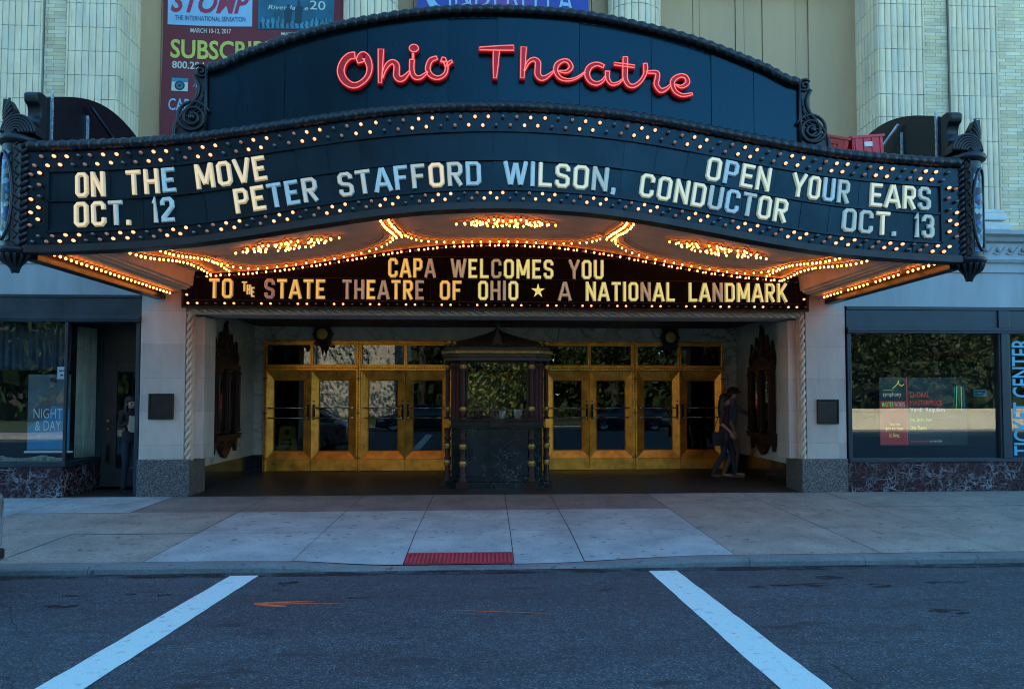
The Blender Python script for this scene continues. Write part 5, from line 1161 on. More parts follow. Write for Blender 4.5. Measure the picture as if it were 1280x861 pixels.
dc = display_case('tall carved wooden display case with spired crest on the left porch wall', -4.865, 15.05, math.pi/2)
d2 = copy_tree(dc); d2.location = (5.355, 15.25, 0); d2.rotation_euler = (0, 0, -math.pi/2); d2['label'] = 'tall carved wooden display case on the right porch wall beside the couple'

# ornate medallion lamps over the doors
def medallion(label, x):
    o0 = thing('medallion', label, 'medallion', (0, 0, 0), 'dark medallions hanging over the doors')
    b = MB(); oc = [(.19*math.cos(a)*1.0, .24*math.sin(a)) for a in [math.pi/8+math.pi/4*i for i in range(8)]]
    b.xz(oc, -.10, .02); b.xz([(.15*math.cos(a), .15*math.sin(a)) for a in [2*math.pi*i/20 for i in range(20)]], -.12, -.09)
    b.tube([(.135*math.cos(a), -.125, .135*math.sin(a)) for a in [2*math.pi*i/24 for i in range(24)]], .02, 8, closed=True)
    for sg in (-1, 1): b.tube([(sg*.15, -.04, .15), (sg*.165, -.04, .28), (sg*.15, -.04, .33)], [.03, .022, .004], 8); b.sphere((sg*.17, -.05, .0), .045, 8, 6); b.tube([(sg*u, -.08, z) for u, z in spiral(.11, -.21, .06, .01, 0, 1.6, 24)], .014, 6)
    b.tube([(0, -.04, .2), (0, -.04, .33), (0, -.04, .40)], [.06, .035, .005], 8); b.tube([(0, -.05, -.18), (0, -.05, -.28), (0, -.05, -.34), (0, -.05, -.44)], [.09, .05, .03, .004], 8)
    b.build('case', 'bronze', o0)
    b = MB(); b.lathe([(0, .022), (.06, .018), (.10, .010), (.118, 0)], (0, 0, 0), 24); 
    for i, v in enumerate(b.v): b.v[i] = (v[0], -.122-v[2], v[1])
    for k in range(12): a = k*math.pi/6; b.tube([(.035*math.cos(a), -.142, .035*math.sin(a)), (.10*math.cos(a), -.132, .10*math.sin(a))], .006, 5)
    b.build('dial', 'golddisc', o0); o0.location = (x, YB-.10, 2.92); return o0
m1 = medallion('dark ornate medallion with amber dial above the left pair of doors', -3.435)
m2 = copy_tree(m1); m2.location = (3.88, YB-.10, 2.88); m2['label'] = 'dark ornate medallion with amber dial above the right pair of doors'

# bronze plaques on the piers
def plaque(label, x, z, w, h):
    o0 = thing('plaque', label, 'plaque', (x, YF, z))
    b = MB(); b.box(x-w/2, x+w/2, YF-.03, YF-.002, z-h/2, z+h/2); fr = b.build('tablet', 'plaque', o0, bevel=.004)
    b = MB()
    for a, c, d, e in ((x-w/2, x+w/2, z+h/2, z+h/2+.025), (x-w/2, x+w/2, z-h/2-.025, z-h/2), (x-w/2-.025, x-w/2, z-h/2-.025, z+h/2+.025), (x+w/2, x+w/2+.025, z-h/2-.025, z+h/2+.025)): b.box(a, c, YF-.045, YF-.002, d, e)
    b.box(x-w/2, x+w/2, YF-.037, YF-.0305, z-h/2+.055, z-h/2+.07); b.build('rim', 'bronze', o0, bevel=.004)
    b = MB()
    for k in range(9): small_print(b, x-w/2+.03, x+w/2-.03, z+h/2-.05-.026*k, z+h/2-.038-.026*k, YF-.0312, 0)
    b.build('lettering', 'bronze', fr, recalc=False)
plaque('bronze plaque with raised rim on the left stone pier', -5.27, 1.455, .34, .36); plaque('dark plaque on the right stone pier', 5.76, 1.36, .32, .36)

# ------------------------------------------------------------------ banners over the marquee
MT['b_maroon'] = mat('banner_maroon', (.16, .020, .030), .75, 0, .25, 2); MT['b_sky'] = mat('banner_sky', (.26, .44, .60), .7, 0, .12, 2); MT['b_red'] = mat('banner_red_letters', (.32, .03, .06), .7, 0, .1, 4); MT['b_navy'] = mat('banner_navy', (.05, .06, .16), .7, 0, .1, 4)
MT['b_yellow'] = mat('banner_yellow', (.55, .52, .10), .7, 0, .15, 2); MT['b_cream'] = mat('banner_cream', (.55, .56, .46), .7, 0, .1, 2); MT['b_teal'] = mat('banner_teal', (.012, .10, .16), .7, 0, .6, 1.8); MT['b_teal2'] = mat('banner_teal_light', (.05, .20, .28), .7, 0, .5, 5); MT['b_dark'] = mat('banner_dark_teal', (.010, .035, .05), .7, 0, .4, 6)
BXM = ['b_maroon', 'b_sky', 'b_red', 'b_navy', 'b_yellow', 'b_cream', 'b_teal', 'b_teal2', 'b_dark']
yb0 = 13.97; b = MB(); x0, x1 = -5.64, -2.53
wav = lambda u, v: yb0+.03*math.sin(u*2.2+v*.7)+.018*math.sin(v*2.6+u)
b.grid(lambda u, v: (x0+(x1-x0)*u, wav(x0+(x1-x0)*u, 5.7+4.2*v), 5.7+4.2*v), 24, 30, 0)
def on(d): return lambda u, v: (u, wav(u, v)-d, v)
def patch(u0, u1, v0, v1, m, d, n=8): b.grid(lambda s, t: on(d)(u0+(u1-u0)*s, v0+(v1-v0)*t), n, n, m)
def bt(px, py, Y=13.97):
    tx = (px-670)/1000; ty = (py-454.26)/1000; cp, sp, ct, st_ = math.cos(PSI), math.sin(PSI), math.cos(THETA), math.sin(THETA)
    F = Vector((sp*ct, cp*ct, st_)); Rv = Vector((cp, -sp, 0)); d = Rv*tx-Rv.cross(F)*ty+F; t = Y/d.y; return d.x*t, ZC+d.z*t
def rect(p, q): a = bt(*p); c = bt(*q); return a[0], c[0], c[1], a[1]
u0, u1, v0, v1 = rect((211, -26), (315.5, 34)); patch(u0, u1, v0, v1, 1, .008)
u0, u1, v0, v1 = rect((213, -10), (314, 20)); put_text(b, 'STOMP', u0+.02, u1-.03, v0+.02, v1, 0, 2, .03, .30, fn=on(.013))
u0, u1, v0, v1 = rect((219, 19.5), (307, 28)); put_text(b, 'THE INTERNATIONAL SENSATION', u0, u1, v0, v1, 0, 3, .01, fn=on(.013))
u0, u1, v0, v1 = rect((238, 35), (288.5, 43)); put_text(b, 'MARCH 10-12, 2017', u0, u1, v0, v1, 0, 5, .012, fn=on(.010))
u0, u1, v0, v1 = rect((324, -30), (417.5, 40)); patch(u0, u1, v0, v1, 6, .008)
uu, ud = u0, u1; vv0, vv1 = v0, v1
n = 44
for k in range(n):                                                 # a row of dark dancers against the light
    x = uu+.05+(ud-uu-.10)*k/(n-1); h = random.uniform(.10, .21); z = vv0+.02
    b.add([on(.011)(x+dx, z+dz) for dx, dz in ((-.018, 0), (.018, 0), (.026, h*.6), (.012, h*.8), (.014, h), (-.014, h), (-.012, h*.8), (-.026, h*.6))], [tuple(range(8))], 7 if k % 3 else 8)
for x, h in ((uu+.52, .34), (uu+.70, .42)): b.add([on(.013)(x+dx, vv0+.10+dz) for dx, dz in ((-.05, 0), (.05, 0), (.06, h*.5), (.09, h*.7), (.02, h*.8), (.025, h), (-.025, h), (-.02, h*.8), (-.07, h*.62))], [tuple(range(9))], 8)
put_text(b, 'Riverdance', *(lambda r: (r[0], r[1], r[2], r[3]))(rect((336, 8), (386, 15))), 0, 5, .0, .2, fn=on(.012)); put_text(b, '20', *rect((388, 2), (407, 14)), 0, 5, 0, fn=on(.012))
put_text(b, 'MAY 12-14, 2017', *rect((352.5, 42), (398, 48)), 0, 5, .01, fn=on(.010))
put_text(b, 'SUBSCRIBE', *rect((213.5, 49), (344, 76)), 0, 4, .022, fn=on(.010)); put_text(b, '800.294.1', *rect((215.5, 76.5), (262, 87)), 0, 5, .02, fn=on(.010))
put_text(b, 'CAPA', *rect((212, 124), (247, 140)), 0, 1, .01, fn=on(.010)); put_text(b, '/Broadway', *rect((241, 104), (285, 112)), 0, 1, .0, .15, fn=on(.010))
u0, u1, v0, v1 = rect((215.5, 98), (235, 115)); patch(u0, u1, v0, v1, 5, .010, 3); patch(u0, u1, v1-.07, v1, 7, .012, 3); patch(u0+.03, u0+.10, v1, v1+.035, 8, .012, 3)
cx0, cz0 = (u0+u1)/2, (v0+v1)/2-.02
for r, m, d in ((.085, 8, .014), (.055, 7, .016), (.03, 8, .018)): b.add([on(d)(cx0+r*math.cos(a), cz0+r*math.sin(a)) for a in [2*math.pi*i/20 for i in range(20)]], [tuple(range(20))], m)
tag(b.build('banner', BXM, loc=(-4.1, yb0, 5.7), recalc=False), 'maroon theatre season banner with yellow SUBSCRIBE lettering hung left of the columns', 'banner')
MT['b_violet'] = None
m_, t_, p_ = nmat('banner_violet_blue'); sx = N(t_, 'ShaderNodeSeparateXYZ'); tc_ = N(t_, 'ShaderNodeTexCoord'); t_.links.new(tc_.outputs['Object'], sx.inputs[0])
fq = math_(t_, 'ADD', math_(t_, 'MULTIPLY', math_(t_, 'ABSOLUTE', sx.outputs[0]), .55), math_(t_, 'MULTIPLY', noise(t_, coords(t_), 1.5, 4), .5))
t_.links.new(ramp(t_, fq, [(.25, (.20, .055, .26)), (.75, (.030, .055, .30))]), p_.inputs['Base Color']); p_.inputs['Roughness'].default_value = .7; MT['b_violet'] = m_
b = MB(); x0, x1 = -1.26, 1.76
b.grid(lambda u, v: (x0+(x1-x0)*u, 13.80+.02*math.sin(6*u), 7.0+3*v), 20, 10, 0); fl = lambda d: (lambda u, v: (u, 13.80+.02*math.sin(6*(u-x0)/(x1-x0))-d, v))
a = bt(561, 10, 13.8); c = bt(717, -24, 13.8); put_text(b, 'INDERELLA', a[0], c[0], a[1], c[1]+.0, 0, 1, -.004, fn=lambda u, v: fl(.010)(u, v-.10*((u-a[0])/(c[0]-a[0])-.3)**2*2.2))
cp_ = [bt(x, y, 13.8) for x, y in ((556, -28), (543, -22), (537, -10), (540, 4), (552, 13), (575, 16), (590, 9), (582, 5), (572, 12))]
b.ribbon(spline(cp_, 5), [.02+.05*math.sin(math.pi*min(1, i/26)) for i in range(41)], lambda u, v, d: fl(.012+d)(u, v), [(-1, 0), (1, 0)], mats=(1,))
tag(b.build('banner', ['b_violet', 'b_sky'], loc=(.25, 13.8, 7.0), recalc=False), 'violet and blue CINDERELLA banner hung between the fluted columns', 'banner')

# ------------------------------------------------------------------ red crates left on the marquee roof
MT['crate_o'] = mat('orange_red_plastic', (.75, .030, .018), .35, 0, .12, 6); MT['crate_r'] = mat('crimson_plastic', (.75, .010, .035), .35, 0, .12, 6)
def crate(label, x, y, z, rz, ry, mt, lab):
    o0 = thing('plastic_crate', label, 'crate', (0, 0, 0))
    b = MB(); W, D, H, t = .42, .30, .27, .012
    for sg in (-1, 1):
        b.box(sg*W/2-t/2, sg*W/2+t/2, -D/2, D/2, 0, H)
        if lab: b.box(-W/2+t/2, W/2-t/2, sg*D/2-t/2, sg*D/2+t/2, 0, H)
        else:
            for a, c, d, e in ((-W/2, W/2, 0, .13), (-W/2, W/2, .20, H), (-W/2, -.09, .13, .20), (.09, W/2, .13, .20)): b.box(a+t/2, c-t/2 if c == W/2 else c, sg*D/2-t/2, sg*D/2+t/2, d, e)
        b.box(-W/2-.02, W/2+.02, sg*D/2-.022, sg*D/2+.022, H-.025, H+.006); b.box(sg*W/2-.022, sg*W/2+.022, -D/2-.02, D/2+.02, H-.024, H+.005)
        for k in range(4): b.box(-W/2+.03+.115*k, -W/2+.045+.115*k, sg*(D/2+t/2), sg*(D/2+t/2+.010), .01, H-.03)
    b.box(-W/2, W/2, -D/2, D/2, 0, t); b.build('tub', mt, o0)
    if lab: b = MB(); b.box(-.06, .05, -D/2-.022, -D/2-.0165, .13, .19); b.build('sticker', 'p_white', o0)
    o0.location = (x, y, z); o0.rotation_euler = (R_(6), ry, rz); o0.scale = (1, 1, 1); return o0
crate('orange red plastic crate with open handle lying behind the marquee edge', 4.33, 9.95, 4.66, R_(-12), R_(13), 'crate_o', False)
crate('crimson plastic crate with a white sticker next to the orange one', 4.82, 9.95, 4.67, R_(6), R_(-7), 'crate_r', True)

# yellow floor sign standing behind the first door
MT['y_sign'] = mat('yellow_plastic', (.85, .72, .03), .5, 0, .08, 5)
o0 = thing('floor_sign', 'yellow folding caution sign standing behind the leftmost door', 'floor sign', (-4.22, YB+.22, .03))
b = MB(); 
for sg in (-1, 1):
    q = lambda u, v: (-4.22+u, YB+.22+sg*(.16-.15*v/.95), .03+v)
    pts = [(-.20, 0), (-.12, .0), (-.10, .06), (.10, .06), (.12, 0), (.20, 0), (.16, .93), (.10, .97), (-.10, .97), (-.16, .93)]
    b.prism(pts, lambda u, v, d: (q(u, v)[0], q(u, v)[1]+d, q(u, v)[2]), 0, .012)
pn = b.build('panel', 'y_sign', o0)
b = MB(); q = lambda u, v: (-4.22+u, YB+.22-(.16-.15*v/.95)-.003, .03+v)
def blob(pts): b.add([q(*p) for p in pts], [tuple(range(len(pts)))])
blob([(.055*math.cos(a), .84+.055*math.sin(a)) for a in [2*math.pi*i/14 for i in range(14)]]); blob([(-.09, .66), (.09, .66), (.09, .70), (-.09, .70)]); blob([(-.12, .58), (.12, .58), (.12, .62), (-.12, .62)])
blob([(.028*math.cos(a)-.0, .47+.028*math.sin(a)) for a in [2*math.pi*i/12 for i in range(12)]]); blob([(-.04, .44), (.05, .43), (.03, .32), (.09, .22), (.06, .20), (0, .30), (-.07, .21), (-.10, .23), (-.04, .33)])
b.build('pictogram', 'black', pn, recalc=False)

# ------------------------------------------------------------------ people
MT['skin'] = mat('skin', (.36, .20, .14), .5, 0, .08, 10); MT['hair'] = mat('dark_hair', (.016, .010, .008), .5, 0, .3, 40); MT['jeans'] = mat('dark_jeans', (.014, .020, .040), .85, 0, .25, 25); MT['khaki'] = mat('khaki_trousers', (.14, .115, .085), .85, 0, .2, 20)
MT['plum'] = mat('plum_top', (.050, .020, .036), .85, 0, .2, 12); MT['shirt'] = mat('slate_shirt', (.085, .10, .15), .85, 0, .2, 12); MT['shoe'] = mat('leather_shoe', (.05, .032, .022), .5); MT['blackcloth'] = mat('black_knit', (.012, .012, .014), .9, 0, .2, 14); MT['cap'] = mat('black_cap', (.012, .013, .018), .8); MT['cream_shoe'] = mat('pale_shoe', (.40, .33, .27), .6)
def seg_d(p, a, c):
    d = c-a; t = max(0, min(1, (p-a).dot(d)/max(d.length_squared, 1e-9))); return (p-(a+d*t)).length
def skin_body(name, J, bones, mats, parent):
    """J: joint -> (x, y, z, radius); bones: (joint, joint, material index). One continuous skinned surface."""
    names = list(J); me = bpy.data.meshes.new('body'); me.from_pydata([J[k][:3] for k in names], [(names.index(a), names.index(c)) for a, c, _ in bones], [])
    o = bpy.data.objects.new('body', me); COL.objects.link(o)
    sk = o.modifiers.new('skin', 'SKIN'); sk.use_smooth_shade = True; sk.branch_smoothing = .6
    layer = me.skin_vertices[0].data
    for i, k in enumerate(names):
        r = J[k][3]; layer[i].radius = r if isinstance(r, tuple) else (r, r); layer[i].use_root = (k == 'pelvis')
    sb = o.modifiers.new('subdivision', 'SUBSURF'); sb.levels = 2; sb.render_levels = 2
    dg = bpy.context.evaluated_depsgraph_get(); m2 = bpy.data.meshes.new_from_object(o.evaluated_get(dg)); bpy.data.objects.remove(o)
    for mm in mats: m2.materials.append(MT[mm])
    B = [(Vector(J[a][:3]), Vector(J[c][:3]), (J[a][3] if not isinstance(J[a][3], tuple) else max(J[a][3])), m) for a, c, m in bones]
    for p in m2.polygons:
        cpt = p.center; p.material_index = min(((seg_d(cpt, a, c)/(r+.02), m) for a, c, r, m in B))[1]; p.use_smooth = True
    m2.name = name; o = bpy.data.objects.new(name, m2); COL.objects.link(o); o.parent = parent; ORG[o.name] = Vector((0, 0, 0)); return o
def face_parts(mb, h, fwd, rt, up, r, m_skin=0, m_dark=1):
    """nose, ears, eyes and mouth on a head of half-height r at h"""
    f = lambda a, c, d: h+rt*a*r+up*c*r+fwd*d*r
    mb.add([f(-.12, .12, .86), f(.12, .12, .86), f(.17, -.28, .90), f(-.17, -.28, .90), f(0, -.22, 1.22), f(0, .10, .95)], [(0,5,4,3),(5,1,2,4),(3,4,2)], m_skin)
    for s_ in (-1, 1):
        mb.sphere(f(.30*s_, .10, .80), .10*r, 8, 5, m_dark); mb.sphere(f(.86*s_, -.05, .0), .22*r, 8, 5, m_skin, sc=(.6, .6, 1)); mb.sphere(f(.30*s_, .24, .84), .09*r, 8, 4, m_dark, sc=(1.5, 1.5, .4))
    mb.sphere(f(0, -.48, .82), .12*r, 8, 4, m_skin+2, sc=(1.7, 1.7, .5))
def hand(J, bones, root, wrist, dr, side, m, curl=.3, s=1.0):
    """palm and five fingers growing out of the wrist; dr = hand direction, side = thumb direction"""
    d = Vector(dr).normalized(); t = Vector(side).normalized(); nrm = d.cross(t).normalized(); w_ = Vector(J[wrist][:3])
    pa = root+'palm'; p = w_+d*.075*s; J[pa] = (*p, (.034*s, .020*s)); bones.append((wrist, pa, m))
    for i, (off_, L) in enumerate(((.030, .070), (.010, .080), (-.010, .074), (-.029, .058))):
        k1, k2, k3 = f'{root}f{i}a', f'{root}f{i}b', f'{root}f{i}c'; b0 = p+t*off_*s+d*.022*s; J[k1] = (*b0, .0095*s)
        b1 = b0+(d+nrm*curl*.5).normalized()*L*.55*s; J[k2] = (*b1, .0085*s); b2 = b1+(d*.7+nrm*curl*1.6).normalized()*L*.5*s; J[k3] = (*b2, .007*s)
        bones += [(pa, k1, m), (k1, k2, m), (k2, k3, m)]
    k1, k2 = root+'ta', root+'tb'; b0 = w_+d*.045*s+t*.035*s; J[k1] = (*b0, .011*s); b1 = b0+(d*.8+t*.6+nrm*.3).normalized()*.05*s; J[k2] = (*b1, .009*s); bones += [(pa, k1, m), (k1, k2, m)]
def person(label, x, y, z, rz, J, bones, mats, extra, group=None, scale=1.0):
    o0 = thing('person', label, 'person', (0, 0, 0), group); skin_body('body', J, bones, mats, o0); extra(o0)
    o0.location = (x, y, z); o0.rotation_euler = (0, 0, rz); o0.scale = (scale,)*3; return o0
MT['lips'] = mat('lips', (.22, .07, .06), .5)
V = Vector
# figures face -Y in their own frame
def legs(J, bones, m, shoe, hipw, hz, kneeL, ankL, kneeR, ankR, toe=(0, -1, 0), r=(.088, .062, .045)):
    for s_, k, a in (('l', kneeL, ankL), ('r', kneeR, ankR)):
        sx = 1 if s_ == 'l' else -1
        J['hip'+s_] = (hipw*sx, .0, hz, r[0]); J['mid'+s_] = tuple(V(J['hip'+s_][:3]).lerp(V(k), .5))+(r[0]*.88,); J['knee'+s_] = (*k, r[1]); J['calf'+s_] = tuple(V(k).lerp(V(a), .35)+V((0, .012, 0)))+(r[1]*.95,); J['ank'+s_] = (*a, r[2])
        t = V(toe).normalized(); J['heel'+s_] = tuple(V(a)+V((0, 0, -.055))-t*.03)+(.034,); J['ball'+s_] = tuple(V(a)+V((0, 0, -.063))+t*.12)+(.032,); J['toe'+s_] = tuple(V(a)+V((0, 0, -.066))+t*.19)+(.024,)
        bones += [('pelvis', 'hip'+s_, m), ('hip'+s_, 'mid'+s_, m), ('mid'+s_, 'knee'+s_, m), ('knee'+s_, 'calf'+s_, m), ('calf'+s_, 'ank'+s_, m), ('ank'+s_, 'heel'+s_, shoe), ('heel'+s_, 'ball'+s_, shoe), ('ball'+s_, 'toe'+s_, shoe)]
# man: walks towards the right wall, left arm stretched to the display case
J = {'pelvis': (0, 0, .93, (.150, .105)), 'waist': (0, -.01, 1.08, (.140, .10)), 'chest': (0, -.02, 1.28, (.165, .115)), 'neckb': (0, -.01, 1.44, (.085, .075)), 'neck': (0, -.02, 1.52, .056), 'head': (0, -.045, 1.60, (.078, .088)), 'crown': (0, -.04, 1.68, (.078, .092))}
B_ = [('pelvis', 'waist', 0), ('waist', 'chest', 0), ('chest', 'neckb', 0), ('neckb', 'neck', 2), ('neck', 'head', 2), ('head', 'crown', 2)]
J.update({'shl': (.17, -.01, 1.41, .062), 'ell': (.22, -.24, 1.26, .046), 'wrl': (.20, -.46, 1.13, .030), 'shr': (-.17, -.01, 1.41, .062), 'elr': (-.22, .06, 1.14, .046), 'wrr': (-.20, -.04, .92, .030)})
B_ += [('neckb', 'shl', 0), ('shl', 'ell', 0), ('ell', 'wrl', 0), ('neckb', 'shr', 0), ('shr', 'elr', 0), ('elr', 'wrr', 2)]
legs(J, B_, 1, 3, .095, .89, (.10, -.10, .50), (.10, -.06, .085), (-.10, -.02, .50), (-.10, .14, .085))
hand(J, B_, 'l', 'wrl', (0, -.9, -.45), (-1, 0, .2), 2, .25); hand(J, B_, 'r', 'wrr', (0, -.2, -1), (0, -1, 0), 2, .4)
def man_extra(o0):
    b = MB(); face_parts(b, V((0, -.045, 1.62)), V((0, -1, 0)), V((1, 0, 0)), V((0, 0, 1)), .105); b.build('face', ['skin', 'hair', 'lips'], o0)
    b = MB(); b.sphere((0, -.035, 1.685), .108, 16, 10, sc=(.92, 1.06, .82)); b.grid(lambda u, v: (.085*math.sin((u-.5)*2.6), -.13-.085*v*math.cos((u-.5)*2.4), 1.672-.012*v+.01*math.cos((u-.5)*3)), 10, 4); cp = b.build('cap', 'cap', o0, recalc=False)
    b = MB(); b.sphere((0, .03, 1.62), .095, 14, 8, sc=(.9, .75, .8)); b.build('hair', 'hair', o0)
person('man in dark cap and slate shirt reaching an arm towards the display case', 4.86, 15.75, .045, R_(72), J, B_, ['shirt', 'khaki', 'skin', 'cream_shoe'], man_extra)
# woman beside him, seen from behind and the side
J = {'pelvis': (0, 0, .88, (.145, .105)), 'waist': (0, .0, 1.02, (.118, .088)), 'chest': (0, -.02, 1.20, (.140, .105)), 'neckb': (0, -.005, 1.33, (.07, .062)), 'neck': (0, -.015, 1.40, .047), 'head': (0, -.04, 1.47, (.070, .08)), 'crown': (0, -.03, 1.545, (.072, .084))}
B_ = [('pelvis', 'waist', 0), ('waist', 'chest', 0), ('chest', 'neckb', 0), ('neckb', 'neck', 2), ('neck', 'head', 2), ('head', 'crown', 2)]
J.update({'shl': (.145, 0, 1.30, .052), 'ell': (.19, .03, 1.07, .038), 'wrl': (.19, -.10, .88, .025), 'shr': (-.145, 0, 1.30, .052), 'elr': (-.19, .05, 1.07, .038), 'wrr': (-.16, -.12, .92, .025)})
B_ += [('neckb', 'shl', 0), ('shl', 'ell', 0), ('ell', 'wrl', 2), ('neckb', 'shr', 0), ('shr', 'elr', 0), ('elr', 'wrr', 2)]
legs(J, B_, 1, 3, .09, .84, (.085, -.13, .47), (.09, -.16, .10), (-.085, .02, .47), (-.09, .22, .11), r=(.092, .058, .040))
hand(J, B_, 'l', 'wrl', (0, -.3, -1), (0, -1, 0), 2, .4, .9); hand(J, B_, 'r', 'wrr', (.1, -.4, -1), (0, -1, 0), 2, .4, .9)
def wom_extra(o0):
    b = MB(); face_parts(b, V((0, -.04, 1.485)), V((0, -1, 0)), V((1, 0, 0)), V((0, 0, 1)), .097); b.build('face', ['skin', 'hair', 'lips'], o0)
    b = MB(); b.sphere((0, .016, 1.55), .108, 16, 10, sc=(.95, .95, .88)); b.lathe([(.105, 1.52), (.118, 1.40), (.125, 1.28), (.10, 1.17), (.03, 1.13)], (0, .035, 0), 14, a0=-.35, a1=math.pi+.35, sy=.85); b.build('hair', 'hair', o0)
    b = MB(); b.lathe([(.165, .74), (.160, .90), (.140, 1.02)], (0, 0, 0), 20, sy=.78); b.build('tunic_hem', 'plum', o0, recalc=False)
person('woman with long dark hair in plum top and dark jeans beside the man', 4.60, 15.32, .04, R_(62), J, B_, ['plum', 'jeans', 'skin', 'shoe'], wom_extra)
b = MB(); b.grid(lambda u, v: (4.60-.30+.24*u, 15.16+.05*math.sin(math.pi*u)*(1-v*.3), .68+.26*v), 8, 6); b.grid(lambda u, v: (4.30+.24*u, 15.16-.05*math.sin(math.pi*u)*(1-v*.3), .68+.26*v), 8, 6); b.tube(spline([(4.32, 15.16, .93), (4.38, 15.17, 1.12), (4.48, 15.20, 1.30), (4.53, 15.15, .93)], 6), .008, 6)
tag(b.build('handbag', 'blackcloth', loc=(4.34, 15.14, .68), recalc=False), 'black shoulder bag carried by the woman in plum', 'handbag')
# young woman in the left doorway, papers held against her chest
J = {'pelvis': (0, 0, .90, (.130, .10)), 'waist': (0, 0, 1.03, (.108, .085)), 'chest': (0, -.015, 1.20, (.130, .10)), 'neckb': (0, 0, 1.335, (.068, .06)), 'neck': (0, -.01, 1.40, .045), 'head': (0, -.045, 1.465, (.068, .078)), 'crown': (0, -.035, 1.54, (.07, .082))}
B_ = [('pelvis', 'waist', 0), ('waist', 'chest', 0), ('chest', 'neckb', 0), ('neckb', 'neck', 2), ('neck', 'head', 2), ('head', 'crown', 2)]
J.update({'shl': (.14, 0, 1.305, .048), 'ell': (.18, -.03, 1.09, .038), 'wrl': (.04, -.20, 1.10, .025), 'shr': (-.14, 0, 1.305, .048), 'elr': (-.18, -.03, 1.10, .038), 'wrr': (-.04, -.21, 1.19, .025)})
B_ += [('neckb', 'shl', 0), ('shl', 'ell', 0), ('ell', 'wrl', 0), ('neckb', 'shr', 0), ('shr', 'elr', 0), ('elr', 'wrr', 0)]
legs(J, B_, 1, 3, .08, .86, (.08, -.05, .48), (.09, .0, .085), (-.075, -.01, .48), (-.09, .03, .085), r=(.080, .054, .042))
hand(J, B_, 'l', 'wrl', (-1, -.2, .1), (0, 0, 1), 2, .6, .9); hand(J, B_, 'r', 'wrr', (1, -.2, .1), (0, 0, 1), 2, .6, .9)
def girl_extra(o0):
    b = MB(); face_parts(b, V((0, -.045, 1.48)), V((0, -1, 0)), V((1, 0, 0)), V((0, 0, 1)), .095); b.build('face', ['skin', 'hair', 'lips'], o0)
    b = MB(); b.sphere((0, .022, 1.55), .105, 16, 10, sc=(.95, .92, .86)); b.lathe([(.10, 1.53), (.112, 1.40), (.12, 1.28), (.10, 1.20), (.05, 1.17)], (0, .03, 0), 16, a0=-.75, a1=math.pi+.75, sy=.85); b.build('hair', 'hair', o0)
    b = MB(); b.lathe([(.146, .86), (.135, .98), (.118, 1.04)], (0, 0, 0), 20, sy=.78); b.build('jumper_hem', 'blackcloth', o0, recalc=False)
GX, GY = -5.99, 13.86
person('young woman with long dark hair in black jumper and jeans standing in the left doorway', GX, GY, .005, R_(38), J, B_, ['blackcloth', 'jeans', 'skin', 'blackcloth'], girl_extra)
b = MB(); cs, sn = math.cos(R_(38)), math.sin(R_(38))
def gq(u, v, d): return (GX+u*cs+d*sn, GY+u*sn-d*cs, v)
b.prism([(-.10, 1.05), (.12, 1.02), (.13, 1.27), (-.09, 1.30)], gq, .235, .245); b.prism([(-.08, 1.03), (.13, 1.0), (.14, 1.20), (-.07, 1.24)], gq, .25, .256); tag(b.build('papers', 'paper', loc=(GX, GY-.2, 1.05)), 'pale papers held against the chest of the woman in the doorway', 'papers')

